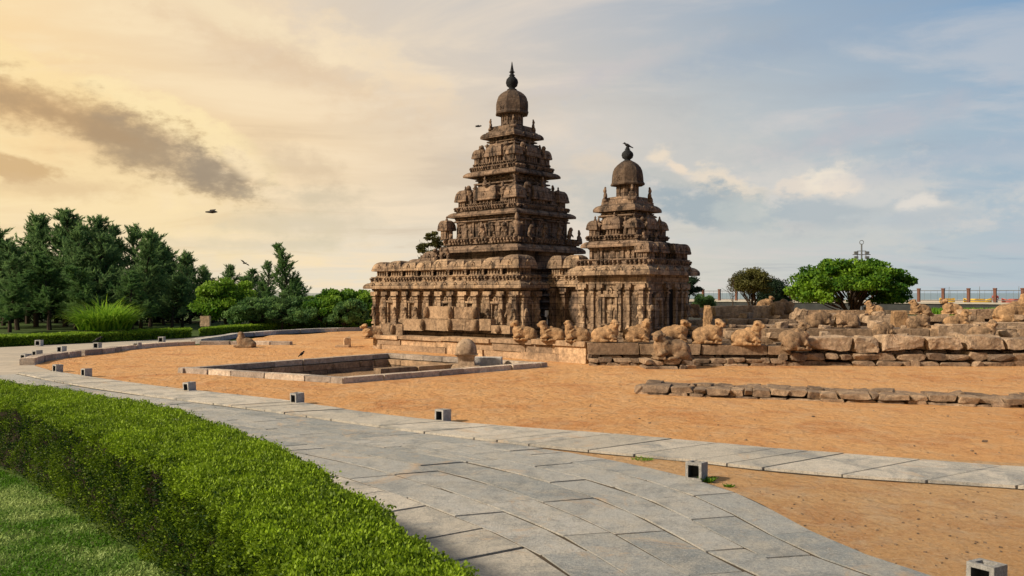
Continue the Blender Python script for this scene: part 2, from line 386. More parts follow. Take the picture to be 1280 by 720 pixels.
def tube(bm, pts, rads, n=7):
    prev = None
    for i, p in enumerate(pts):
        p = Vector(p); d = (Vector(pts[min(i+1,len(pts)-1)])-Vector(pts[max(i-1,0)])).normalized()
        a = d.cross(Vector((0,0,1)) if abs(d.z) < .9 else Vector((1,0,0))).normalized(); b = d.cross(a)
        r = [bm.verts.new(p+(a*math.cos(t)+b*math.sin(t))*rads[i]) for t in [2*math.pi*k/n for k in range(n)]]
        if prev:
            for k in range(n): bm.faces.new((prev[k], prev[(k+1)%n], r[(k+1)%n], r[k]))
        else: bm.faces.new(r)
        prev = r
    bm.faces.new(prev[::-1])
class Face:
    def __init__(s, o, t, n, L): s.o = Vector((o[0],o[1],0)); s.t = Vector((t[0],t[1],0)); s.n = Vector((n[0],n[1],0)); s.L = L
    def P(s, a, z, d): q = s.o+s.t*a+s.n*d; q.z = z; return q
    def box(s, bm, a0, a1, z0, z1, d0, d1):
        hexa(bm, [s.P(a0,z0,d1), s.P(a1,z0,d1), s.P(a1,z0,d0), s.P(a0,z0,d0), s.P(a0,z1,d1), s.P(a1,z1,d1), s.P(a1,z1,d0), s.P(a0,z1,d0)])
    def kudu(s, bm, a, z, r, d, th=.06):
        """horseshoe arch with a small boss in it"""
        n = 11; outer = []; 
        for i in range(n):
            t = R(-35+250*i/(n-1)); outer.append((math.cos(t), math.sin(t)))
        for (k0, k1) in zip(outer[:-1], outer[1:]):
            q = []
            for dd in (d-.02, d+th):
                for (c_, f_) in ((k0, 1), (k1, 1), (k1, .58), (k0, .58)):
                    q.append(s.P(a+c_[0]*r*f_, z+c_[1]*r*f_*1.08, dd))
            hexa(bm, q)
        s.box(bm, a-r*.5, a+r*.5, z-r*.5, z+r*.6, d-.02, d+th*.35)
        q = s.P(a, z, d+th*.5); bmesh.ops.create_icosphere(bm, subdivisions=1, radius=r*.32, matrix=Matrix.Translation(q))
        s.box(bm, a-r*.15, a+r*.15, z+r*.95, z+r*1.35, d-.02, d+th)
def faces_of(x0, x1, y0, y1):
    return [Face((x0,y0),(1,0),(0,-1),x1-x0), Face((x1,y0),(0,1),(1,0),y1-y0), Face((x1,y1),(-1,0),(0,1),x1-x0), Face((x0,y1),(0,-1),(-1,0),y1-y0)]

# ---- sculpted lumps by voxel remesh
def blob(name, parts, voxel=.03, amp=.008, freq=6, seed=0, smooth=2):
    bm = bmesh.new()
    for p in parts:
        k = p[0]
        if k == 's':
            c, r = p[1], p[2]; rot = p[3] if len(p) > 3 else (0,0,0)
            mt = Matrix.Translation(c) @ (Matrix.Rotation(R(rot[2]),4,'Z') @ Matrix.Rotation(R(rot[1]),4,'Y') @ Matrix.Rotation(R(rot[0]),4,'X')) @ Matrix.Diagonal((r[0],r[1],r[2],1))
            bmesh.ops.create_icosphere(bm, subdivisions=3, radius=1, matrix=mt)
        elif k == 'b':
            c, r = p[1], p[2]; rot = p[3] if len(p) > 3 else (0,0,0)
            mt = Matrix.Translation(c) @ (Matrix.Rotation(R(rot[2]),4,'Z') @ Matrix.Rotation(R(rot[1]),4,'Y') @ Matrix.Rotation(R(rot[0]),4,'X')) @ Matrix.Diagonal((r[0]*2,r[1]*2,r[2]*2,1))
            bmesh.ops.create_cube(bm, size=1, matrix=mt)
        elif k == 'c': tube(bm, p[1], p[2], 10)
    bmesh.ops.recalc_face_normals(bm, faces=bm.faces[:])
    me = bpy.data.meshes.new(name+'_raw'); bm.to_mesh(me); bm.free()
    o = bpy.data.objects.new('tmp', me); C.objects.link(o)
    md = o.modifiers.new('r', 'REMESH'); md.mode = 'VOXEL'; md.voxel_size = voxel
    if smooth: sm = o.modifiers.new('s', 'SMOOTH'); sm.iterations = smooth; sm.factor = .5
    dg = bpy.context.evaluated_depsgraph_get(); dg.update()
    m2 = bpy.data.meshes.new_from_object(o.evaluated_get(dg)); m2.name = name
    bpy.data.objects.remove(o); bpy.data.meshes.remove(me)
    off = Vector((seed*2.3, seed, 0))
    for v in m2.vertices: v.co += noise.noise_vector(v.co*freq+off)*amp
    m2.polygons.foreach_set('use_smooth', [True]*len(m2.polygons))
    return m2

def set_tint(me, vals, name='tint'):
    a = me.attributes.new(name, 'FLOAT', 'FACE'); a.data.foreach_set('value', np.asarray(vals, dtype=np.float32))

def quads(name, V, mat, tint, parent=None):
    """V: (n,4,3) array"""
    n = len(V); me = bpy.data.meshes.new(name)
    me.vertices.add(n*4); me.vertices.foreach_set('co', V.reshape(-1).astype(np.float32))
    me.loops.add(n*4); me.loops.foreach_set('vertex_index', np.arange(n*4, dtype=np.int32))
    me.polygons.add(n); me.polygons.foreach_set('loop_start', np.arange(0, n*4, 4, dtype=np.int32))
    me.polygons.foreach_set('loop_total', np.full(n, 4, dtype=np.int32))
    me.update(calc_edges=True); set_tint(me, tint)
    return link(name, me, mat, parent)
def unit(v): return v/np.maximum(np.linalg.norm(v, axis=-1, keepdims=True), 1e-6)
def leaves(c, a, b, rng, axis=None, spread=1.0):
    """diamond leaves at centres c, half length a, half width b; axis = preferred long direction"""
    n = len(c); u = rng.normal(size=(n,3))
    if axis is not None: u = unit(u)*spread + axis
    u = unit(u); v = unit(np.cross(u, rng.normal(size=(n,3))))
    a = np.asarray(a).reshape(-1,1)*np.ones((n,1)); b = np.asarray(b).reshape(-1,1)*np.ones((n,1))
    return np.stack([c-u*a, c+v*b-u*a*.1, c+u*a, c-v*b-u*a*.1], axis=1)

# ================================================================== rocks
def rock_bm(bm, c, s, rz=0, seed=0, block=.5, amp=.16, sub=2):
    """angular stone: hull of chamfered, jittered box corners, then roughened"""
    r = random.Random(seed*31+7); b2 = bmesh.new(); ch = (1-block)*.75+.05; jt = amp*1.1
    for sx in (-1,1):
        for sy in (-1,1):
            for sz in (-1,1):
                o = Vector((r.uniform(-jt,jt*.3), r.uniform(-jt,jt*.3), r.uniform(-jt,jt*.3)))
                p = Vector((sx*(1+o.x), sy*(1+o.y), sz*(1+o.z)))
                for k in range(3):
                    q = p.copy(); q[k] -= (sx,sy,sz)[k]*ch*r.uniform(.5,1.5)
                    b2.verts.new((q.x*s[0], q.y*s[1], q.z*s[2]))
    h = bmesh.ops.convex_hull(b2, input=b2.verts[:])
    junk = [g_ for g_ in h['geom_interior'] if isinstance(g_, bmesh.types.BMVert)]
    if junk: bmesh.ops.delete(b2, geom=junk, context='VERTS')
    m = max(s); seg = max(m*(.5 if sub < 3 else .22), .05)
    for _ in range(1 if sub < 3 else 3):
        es = [e for e in b2.edges if e.calc_length() > seg*1.3]
        if es: bmesh.ops.subdivide_edges(b2, edges=es, cuts=1); bmesh.ops.triangulate(b2, faces=b2.faces[:])
    off = Vector((seed*7.13, seed*3.7, seed*1.9)); mn = min(s)
    for v in b2.verts:
        q = v.co; v.co = q + noise.noise_vector(q/m*1.6+off)*amp*mn*.7 + noise.noise_vector(q/mn*1.9+off)*amp*mn*.45
    mt = Matrix.Translation(c) @ Matrix.Rotation(rz, 4, 'Z'); vm = {}
    for v in b2.verts: vm[v] = bm.verts.new(mt @ v.co)
    n = 0
    for f in b2.faces: bm.faces.new([vm[v] for v in f.verts]); n += 1
    b2.free(); return n
def rocks_obj(name, items, mat, parent=None, smooth=False, seed0=0):
    bm = bmesh.new(); t = []; rnd = random.Random(seed0+5)
    for i, it in enumerate(items):
        k = rock_bm(bm, *it[:2], **it[2]); t += [rnd.random()]*k
    me = bpy.data.meshes.new(name); bm.to_mesh(me); bm.free(); set_tint(me, t)
    return link(name, me, mat, parent, smooth)

def coursed(name, a, b, thick, z0, z1, courses, lw, mat, parent=None, seed=0, block=.8, amp=.1, zb=None, smooth=False, wf=(.7,1.5), side=1):
    """wall of separate-looking stones from a to b (XY), z0..z1; zb=(z0b,z1b) at the far end. side: which side the thickness goes"""
    rnd = random.Random(seed); a = Vector((a[0],a[1],0)); b = Vector((b[0],b[1],0)); d = b-a; Ln = d.length; d.normalize()
    n = Vector((-d.y, d.x, 0))*side; rz = math.atan2(d.y, d.x); items = []
    zb = zb or (z0, z1); sk = 0
    for k in range(courses):
        s = -rnd.random()*lw*.4
        while s < Ln:
            wd = lw*rnd.uniform(*(wf if block >= .8 else (wf[0]*.6, wf[1]*1.25))); s1 = min(s+wd, Ln); 
            if s1-max(s,0) > lw*.2:
                sc = max(s,0); t = (sc+s1)/2/Ln
                za = z0+(zb[0]-z0)*t; zc = z1+(zb[1]-z1)*t; h = (zc-za)/courses; ro = block < .8; hk = rnd.uniform(.78,1.22) if ro else 1
                c = a+d*(sc+s1)/2+n*(thick/2+rnd.uniform(-.02,.02)*lw*(5 if ro else 1)); c.z = za+h*(k+.5)+(rnd.uniform(-.12,.16)*h if ro else 0)
                items.append((c, ((s1-sc)/2*1.0, thick/2*rnd.uniform(.92,1.05), h/2*hk*rnd.uniform(.94,1.04)), dict(rz=rz+rnd.uniform(-.08,.08)*(1-block)*4, seed=seed*100+sk, block=block, amp=amp)))
                sk += 1
            s += wd
    return rocks_obj(name, items, mat, parent, smooth, seed)

# ================================================================== ground
def sheet(name, pts, z, mat, kind='structure'):
    bm = bmesh.new(); vs = [bm.verts.new((p[0], p[1], z)) for p in pts]; f = bm.faces.new(vs)
    bmesh.ops.triangulate(bm, faces=[f]); o = bobj(name, bm, mat); 
    for p in o.data.polygons:
        pass
    return tag(o, kind=kind)
TC = Vector((0, 40, 0)); RZ = math.atan2(-.657, .754)
def LW(x, y, z=0):  # temple-local to world
    return Vector((TC.x+.754*x+.657*y, TC.y-.657*x+.754*y, z))

Lc, Nc, Rc, Bc = G(222,466), G(428,480), G(684,459), G(486,446)
pit = [Lc, Nc, Rc, Bc]
# orange sand court with the hole of the tank in it
sand_out = [G(44,457), G(70,466), G(105,472.5), G(230,489.5), G(360,502.5), G(500,525.5), G(640,536.5), G(775,547), G(880,556), G(1000,568), G(1100,574), G(1200,584), G(1290,589),
            Vector((14,10.2,0)), Vector((60,4,0)), Vector((60,45,0)), Vector((20,52,0)), Vector((-3,66,0)), G(470,411), G(400,414), G(330,420), G(290,429), G(262,431), G(210,432.6), G(157,438), G(140,441.6), G(95,446), G(61,451)]
bm = bmesh.new()
def loopv(pts, z): return [bm.verts.new((p.x, p.y, z)) for p in pts]
ov = loopv(sand_out, .004); iv = loopv(pit, .004)
es = [bm.edges.new((ov[i], ov[(i+1)%len(ov)])) for i in range(len(ov))] + [bm.edges.new((iv[i], iv[(i+1)%4])) for i in range(4)]
bmesh.ops.triangle_fill(bm, use_beauty=True, edges=es)
bmesh.ops.recalc_face_normals(bm, faces=bm.faces[:])
for _ in range(4):
    e2 = [e for e in bm.edges if e.calc_length() > 1.0 and (e.verts[0].co+e.verts[1].co).length/2 < 60]
    if len(bm.faces) < 60000 and e2: bmesh.ops.subdivide_edges(bm, edges=e2, cuts=1); bmesh.ops.triangulate(bm, faces=bm.faces[:])
for v in bm.verts:
    if not v.is_boundary: v.co.z += max(-.002, noise.noise(v.co*.35)*.035+noise.noise(v.co*1.7)*.015+.004)
o = bobj('sand', bm, M['sand'], smooth=True); tag(o, kind='structure')

# lower ground with a square hole too: grass round the court, reaching to the shore and far away inland
bm = bmesh.new()
ov = loopv([Vector(p) for p in ((-600,-60,0),(300,-60,0),(300,64,0),(60,66,0),(20,74,0),(2,84,0),(-60,300,0),(-600,1500,0))], 0); iv = loopv(pit, 0)
es = [bm.edges.new((ov[i], ov[(i+1)%len(ov)])) for i in range(len(ov))] + [bm.edges.new((iv[i], iv[(i+1)%4])) for i in range(4)]
bmesh.ops.triangle_fill(bm, use_beauty=True, edges=es)
o = bobj('ground', bm, M['grassland']); tag(o, kind='structure')
sheet('beach', [(2,84),(20,74),(60,66),(300,64),(900,64),(900,175),(300,185),(60,210),(-20,260),(-60,300)], .9, M['beach'])
sheet('sea', [(-9000,230),(-40,230),(40,150),(9000,60),(9000,8900),(-9000,8900)], -.4, M['water'])
sheet('sandy_ground', [(-.5,15.2),(30,6),(30,-20),(1,-20),(1,3)], .006, M['palesand'])
sheet('lawn', [(-30,3),(2.2,3),(-.8,4.6),(-1.7,6),(-3.2,8),(-5,9.9),(-6.5,11.4),(-8,12.8),(-14,17),(-30,24)], .008, M['lawn'])

# ---- paving: slabs between two curves
def resample(pts, n):
    P = np.array([(p[0], p[1]) for p in pts], float); d = np.r_[0, np.cumsum(np.linalg.norm(np.diff(P, axis=0), axis=1))]
    t = np.linspace(0, d[-1], n); return np.stack([np.interp(t, d, P[:,i]) for i in (0,1)], 1)
def smoothc(pts, it=3):
    P = [Vector((p[0],p[1],0)) for p in pts]
    for _ in range(it):
        Q = [P[0]]
        for a, b in zip(P[:-1], P[1:]): Q += [a*.75+b*.25, a*.25+b*.75]
        P = Q+[P[-1]]
    return P
slabV = []; slabT = []; slabK = []
def band(A, B, rows, lw, kind, seed, z=.035, rowj=.25, gap=.012, stagger=True, sub=2):
    rnd = random.Random(seed); n = 400; A = resample(smoothc(A), n); B = resample(smoothc(B), n)
    mid = (A+B)/2; Ls = np.r_[0, np.cumsum(np.linalg.norm(np.diff(mid, axis=0), axis=1))]; Lt = Ls[-1]
    cuts = [0]+[ (k+rnd.uniform(-rowj,rowj)*.6)/rows for k in range(1, rows)]+[1]
    Wd = np.mean(np.linalg.norm(A-B, axis=1))
    def at(s, v):
        i = s/Lt*(n-1); i = min(max(i,0),n-1.001); k = int(i); f = i-k
        a = A[k]*(1-f)+A[k+1]*f; b = B[k]*(1-f)+B[k+1]*f; return a*(1-v)+b*v
    for r in range(rows):
        s = -rnd.random()*lw*(1 if stagger else 0)
        while s < Lt:
            wd = lw*rnd.uniform(.7, 1.45) if stagger else lw*rnd.uniform(.9,1.1); s0 = max(s,0)+gap/2; s1 = min(s+wd,Lt)-gap/2; s += wd
            if s1-s0 < .1: continue
            v0 = cuts[r]; v1 = cuts[r+1]; gv = gap*1.1/Wd
            # now and then a row is split in two courses
            parts = [(v0, v1, s0, s1)]
            if rnd.random() < .08 and kind == 0: parts = [(v0, (v0+v1)/2, s0, s1), ((v0+v1)/2, v1, s0, s1)]
            elif rnd.random() < .10: q = s0+(s1-s0)*rnd.uniform(.3,.6); parts = [(v0,v1,s0,q-gap/2),(v0,v1,q+gap/2,s1)]
            for (a0,a1,b0,b1) in parts:
                zz_ = z+rnd.uniform(-.005,.007); sk = rnd.uniform(-.02,.02)
                k = max(1, int((b1-b0)/.6)); tv = rnd.random(); 
                for j in range(k):
                    q0 = b0+(b1-b0)*j/k; q1 = b0+(b1-b0)*(j+1)/k
                    p = [at(q0,a0+gv), at(q1,a0+gv), at(q1,a1-gv), at(q0,a1-gv)]
                    p = [np.array([q_[0]+noise.noise(Vector((q_[0]*3.1,q_[1]*3.1,tv*9)))*.022, q_[1]+noise.noise(Vector((q_[0]*3.1,q_[1]*3.1,tv*9+5)))*.022]) for q_ in p]
                    slabV.append([(q[0],q[1],zz_) for q in p]); slabT.append(tv); slabK.append(kind)
                    e = [(0,1),(2,3)]
                    if j == 0: e.append((3,0))
                    if j == k-1: e.append((1,2))
                    for (i0,i1) in e:
                        slabV.append([(p[i0][0],p[i0][1],zz_-.045),(p[i1][0],p[i1][1],zz_-.045),(p[i1][0],p[i1][1],zz_),(p[i0][0],p[i0][1],zz_)]); slabT.append(tv); slabK.append(kind)
Fo = [G(70,466), G(105,472), G(230,489), G(360,502), G(500,525), G(640,536), G(775,546), G(880,555), G(1000,567), G(1100,573), G(1200,583), G(1280,587), Vector((14,10,0)), Vector((22,7,0))]
Fi = [G(20,468), G(85,482), G(200,499), G(330,515), G(470,536), G(640,557), G(740,568), G(850,577), G(950,590), G(1080,601), G(1180,607), G(1280,613), Vector((12.5,8.7,0)), Vector((20,5.6,0))]
band(Fi, Fo, 1, 1.05, 1, 3, z=.055, gap=.03, stagger=True)
Mf = [G(20,468.5), G(85,483), G(200,500), G(330,516), G(470,537), G(640,558), Vector((.95,13.5,0)), G(830,590), G(930,620), G(1000,660), G(1060,690), G(1150,720), Vector((4.6,6.3,0)), Vector((5.6,4.8,0)), Vector((6.6,3,0))]
Mn = [Vector((-19,22.4,0)), Vector((-15.5,20.6,0)), Vector((-11.5,18.4,0)), Vector((-8.2,16.4,0)), Vector((-5.2,14.2,0)), Vector((-3.6,12.9,0)), G(415,595), Vector((-1.7,10.95,0)), G(545,640), G(640,677), G(710,720), Vector((.95,6.4,0)), Vector((1.5,5,0)), Vector((2.1,3.6,0)), Vector((2.5,2.4,0))]
Mo = [Vector((-19.6,21.2,0)), Vector((-16,19.4,0)), Vector((-12,17.4,0)), Vector((-8.8,15.4,0)), Vector((-5.9,13.2,0)), Vector((-4.3,11.9,0)), Vector((-3.3,11.0,0)), Vector((-2.5,10.1,0)), Vector((-1.75,9.2,0)), Vector((-.95,8.1,0)), Vector((-.42,7.3,0)), Vector((.1,5.9,0)), Vector((.6,4.5,0)), Vector((1.2,3.2,0)), Vector((1.6,2,0))]
band(Mn, Mf, 6, 1.3, 0, 11, z=.035, gap=.02)
band(Mo, Mn, 1, .85, 1, 12, z=.05, gap=.05)
V = np.array(slabV, float); n = len(V); me = bpy.data.meshes.new('path')
me.vertices.add(n*4); me.vertices.foreach_set('co', V.reshape(-1).astype(np.float32)); me.loops.add(n*4); me.loops.foreach_set('vertex_index', np.arange(n*4, dtype=np.int32))
me.polygons.add(n); me.polygons.foreach_set('loop_start', np.arange(0,n*4,4,dtype=np.int32)); me.polygons.foreach_set('loop_total', np.full(n,4,dtype=np.int32)); me.update(calc_edges=True)
set_tint(me, slabT); set_tint(me, slabK, 'kind')
o = link('path', me, M['slab']); tag(o, kind='structure')
sheet('path_bed', [tuple(p)[:2] for p in smoothc(Mo,2)] + [tuple(p)[:2] for p in smoothc(Mf,2)][::-1], .024, M['joint'])
sheet('kerb_bed', [tuple(p)[:2] for p in smoothc(Fi,2)] + [tuple(p)[:2] for p in smoothc(Fo,2)][::-1], .016, M['joint'])
sheet('sandy_ground', [Gq[:2] for Gq in (tuple(G(10,472)),tuple(G(160,478)),tuple(G(260,436)),tuple(G(130,436)),tuple(G(60,440)),tuple(G(25,450)))], .003, M['sand'])
sheet('sandy_ground', [Gq[:2] for Gq in (tuple(G(43,457.5)),tuple(G(72,465.8)),tuple(G(98,470.5)),tuple(G(100,458)),tuple(G(82,450)),tuple(G(60,452)))], .019, M['sand'])
# the older paving far left, between the kerb and the clipped hedge
sheet('pavement', [tuple(p)[:2] for p in (Vector((-19.6,21.0,0)), G(20,469), G(70,465.8), G(44,456.8), G(61,450.6), G(95,445.6), G(140,441), G(157,437.2), G(210,432), G(250,430), G(270,426), G(300,421), G(400,414), G(475,411), G(475,409), G(395,410), G(250,421), G(240,422.6), G(110,429), G(0,434.6), Vector((-32,36,0)), Vector((-32,20,0)))], .010, M['plaza'])

# ================================================================== tank (sunken stone basin)
tank = empty('stone_tank', 'sunken rectangular stone tank with a low kerb, in the orange sand before the big temple', 'tank', (Nc+Rc+Lc+Bc)/4)
def rel(o, parent):   # keep world place under an unrotated parent
    o.parent = parent; o.location = o.location - parent.location; return o
bm = bmesh.new(); dp = -.42
q = [bm.verts.new((p.x,p.y,.0)) for p in pit]; cen = sum(pit, Vector())/4
q2 = [bm.verts.new((cen.x+(p.x-cen.x)*.93, cen.y+(p.y-cen.y)*.93, dp)) for p in pit]
for i in range(4): bm.faces.new((q[i], q[(i+1)%4], q2[(i+1)%4], q2[i]))
bm.faces.new(q2); rel(bobj('floor', bm, M['earth'], rough=.05, seg=.5), tank)
def inw(p, q_, t): d = Vector((q_.x-p.x, q_.y-p.y, 0)).normalized(); return Vector((-d.y, d.x, 0))
for i, (a, b, s_) in enumerate(((Lc,Nc,3), (Nc,Rc,5), (Rc,Bc,7), (Bc,Lc,9))):
    k = coursed('kerb', a, b, .34, -.02, .17, 1, 1.35, M['kerb'], seed=s_, block=.93, amp=.05, side=1 if i != 2 else 1)
    rel(k, tank)
# inner retaining walls of blocks
for i, (a, b) in enumerate(((Rc,Bc),(Bc,Lc))):
    a2 = a+(cen-a)*.05; b2 = b+(cen-b)*.05; rel(coursed('lining_wall', a2, b2, .3, -.48, -.04, 2, .9, M['block'] if i == 0 else M['rubble'], seed=20+i, block=.85, amp=.08), tank)
i0 = G(476,474,-.2); i1 = G(622,455,-.1); i0 = W(476,462,27.6); i1 = W(640,447.5,31.2)
rel(coursed('inner_wall', (i0.x,i0.y), (i1.x,i1.y), .5, -.46, .08, 2, 1.15, M['block'], seed=31, block=.9, amp=.06), tank)

# miniature shrine in the tank
t = empty('miniature_shrine', 'small round-topped stone shrine standing in the right corner of the tank', 'shrine', W(583,459,28.8))
t.location.z = -.35
bm = bmesh.new(); loft(bm, [(.55,.55,0),(.58,.58,.22),(.5,.5,.26),(.5,.5,.42),(.42,.42,.46)]); bobj('base', bm, M['boulder'], t, rough=.03, seg=.12)
bm = bmesh.new(); loft(bm, [(.30,.30,.42),(.26,.26,.62),(.30,.30,.78),(.40,.40,.84)]); bobj('body', bm, M['boulder'], t, rough=.02, seg=.1)
bm = bmesh.new(); ngon_loft(bm, [(.36,.80),(.38,.92),(.36,1.08),(.30,1.22),(.2,1.32),(.08,1.38)], n=12); bobj('dome', bm, M['boulder'], t, True, rough=.02, seg=.1)
o = rocks_obj('fallen_slab', [(W(606,453,29.6)+Vector((0,0,-.1)), (.62,.25,.30), dict(rz=-.1, seed=4, block=.95, amp=.04))], M['greykerb'])
tag(o, 'grey upright slab at the right edge of the tank beside the miniature shrine', 'stone slab')

# ================================================================== relief figures and bulls
FIG = []
FIG.append(blob('figure_a', [('c',[(0,0,.0),(.02,0,.28),(0,0,.5)],[.07,.075,.11]),('c',[(-.1,0,0),(-.06,0,.3)],[.06,.08]),('s',(0,0,.62),(.15,.08,.17)),('s',(0,-.02,.88),(.09,.08,.11)),('s',(0,0,1.0),(.07,.06,.07)),('c',[(-.14,0,.72),(-.24,-.03,.55),(-.14,-.06,.45)],[.045,.04,.035]),('c',[(.14,0,.72),(.24,-.03,.62),(.2,-.06,.82)],[.045,.04,.035])], .035, .01))
FIG.append(blob('figure_lion', [('c',[(-.05,0,0),(-.08,0,.2),(0,.0,.38)],[.07,.07,.11]),('c',[(.1,-.03,0),(.08,-.03,.25)],[.06,.08]),('s',(0,0,.5),(.16,.10,.22)),('s',(0,-.06,.72),(.15,.12,.15)),('s',(0,-.12,.88),(.13,.11,.13)),('s',(0,-.2,.84),(.07,.06,.06)),('c',[(-.12,-.08,.62),(-.16,-.16,.5),(-.12,-.18,.42)],[.05,.045,.04]),('c',[(.12,-.08,.62),(.16,-.16,.5),(.12,-.18,.42)],[.05,.045,.04])], .035, .01))
FIG.append(blob('figure_seated', [('s',(0,-.03,.12),(.24,.15,.12)),('s',(0,0,.36),(.15,.1,.22)),('s',(0,-.02,.63),(.1,.09,.12)),('s',(0,0,.78),(.07,.06,.08)),('c',[(-.14,0,.46),(-.22,-.04,.3),(-.14,-.12,.2)],[.05,.04,.04]),('c',[(.14,0,.46),(.22,-.04,.3),(.14,-.12,.2)],[.05,.04,.04])], .035, .01))
def stamp(bm, me, P, s, rz=0, sq=(1,1,1)):
    mt = Matrix.Translation(P) @ Matrix.Rotation(rz,4,'Z') @ Matrix.Diagonal((s*sq[0], s*sq[1], s*sq[2], 1))
    b2 = bmesh.new(); b2.from_mesh(me); b2.transform(mt)
    tmp = bpy.data.meshes.new('t'); b2.to_mesh(tmp); b2.free(); bm.from_mesh(tmp); bpy.data.meshes.remove(tmp)
def fstamp(bm, me, f, a, z, s, d=0, sq=(1,1,1)):
    stamp(bm, me, f.P(a, z, d), s, math.atan2(f.n.y, f.n.x)+math.pi/2, sq)

# ================================================================== temple parts
rnd = random.Random(3)
def eave(parent, x0, x1, y0, y1, z0, z1, out, mat, kud=.75, kr=.12, seed=0, extra=0):
    """rolled cornice overhanging the box by out"""
    bm = bmesh.new(); cx, cy = (x0+x1)/2, (y0+y1)/2; hx, hy = (x1-x0)/2, (y1-y0)/2; h = z1-z0
    pr = [(-.05,.10*h),(out*.55,.10*h),(out*.9,-.02*h),(out*.99,.0),(out*1.0,.26*h),(out*.95,.44*h),(out*.80,.66*h),(out*.60,.82*h),(out*.42,.88*h),(out*.38,1.0*h),(0,1.0*h)]
    loft(bm, [(hx+d, hy+d, z0+z) for d, z in pr], cx, cy)
    weather(bm, .16, .010, 1.8, seed)
    for f in faces_of(x0,x1,y0,y1):
        n = max(2, int(f.L/kud))
        for i in range(n): f.kudu(bm, f.L*(i+.5)/n, z0+h*.42, kr, out*.86, .05)
    return bobj('eave', bm, mat, parent)
def teeth(parent, x0, x1, y0, y1, z0, h, mat, sp=.17, ov=.06, seed=0):
    """frieze course of small crouching beasts"""
    bm = bmesh.new(); r = random.Random(seed)
    loft(bm, [((x1-x0)/2,(y1-y0)/2,z0),((x1-x0)/2,(y1-y0)/2,z0+h*.2),((x1-x0)/2-.06,(y1-y0)/2-.06,z0+h*.25),((x1-x0)/2-.06,(y1-y0)/2-.06,z0+h*.8),((x1-x0)/2,(y1-y0)/2,z0+h*.85),((x1-x0)/2,(y1-y0)/2,z0+h)], (x0+x1)/2, (y0+y1)/2)
    weather(bm, .3, .008, 2, seed)
    for f in faces_of(x0,x1,y0,y1):
        n = int(f.L/sp)
        for i in range(n):
            if r.random() < .12: continue
            a = f.L*(i+.5)/n+r.uniform(-.02,.02); k = r.uniform(.75,1.1)
            f.box(bm, a-sp*.28*k, a+sp*.28*k, z0+h*.18, z0+h*(.80*k+.05), -.08, ov*k+r.uniform(-.02,.01))
            f.box(bm, a-sp*.18, a+sp*.18, z0+h*.45, z0+h*.75, ov*k-.02, ov*k+.05)
    return bobj('frieze', bm, mat, parent)
def pavilion(parent, cx, cy, hx, hy, z0, z1, z2, mat, seed=0, fin=True, kr=None):
    """miniature shrine: little pillared body z0..z1, barrel or domed roof z1..z2"""
    bm = bmesh.new(); r = random.Random(seed)
    loft(bm, [(hx*.74,hy*.74,z0),(hx*.74,hy*.74,z0+.04),(hx*.64,hy*.64,z0+.05),(hx*.64,hy*.64,z1)], cx, cy)
    for f in faces_of(cx-hx*.64, cx+hx*.64, cy-hy*.64, cy+hy*.64):
        for a in (.06, f.L-.06, f.L*.36, f.L*.64): f.box(bm, a-.035, a+.035, z0, z1, -.02, .05)
    o = bobj('pavilion', bm, mat, parent, rough=.008, seg=.3, seed=seed)
    bm = bmesh.new(); h = z2-z1; secs = []; hx *= 1.04; hy *= 1.04
    m = min(hx, hy)
    for i in range(9):
        t = i/8; c_ = math.cos(t*math.pi/2)**.62; z = z1+h*math.sin(t*math.pi/2)**.95
        secs.append((hx-m*(1-c_)*.93 if i else hx*.98, hy-m*(1-c_)*.93 if i else hy*.98, z))
    secs = [(hx*.85,hy*.85,z1-.03),(hx*1.02,hy*1.02,z1-.02),(hx*1.03,hy*1.03,z1+.05)]+secs[1:]
    loft(bm, secs, cx, cy); weather(bm, .12, .014, 2.5, seed)
    for f in faces_of(cx-hx, cx+hx, cy-hy, cy+hy):
        k = kr or min(h*.42, .2, m*.5); f.kudu(bm, f.L/2, z1+h*.32, k*.62, -.04, .05)
    if fin: ngon_loft(bm, [(.05,z2-.03),(.07,z2+.03),(.03,z2+.09),(.05,z2+.12),(.01,z2+.2)], cx, cy, 6)
    bobj('roof', bm, mat, o)
    return o
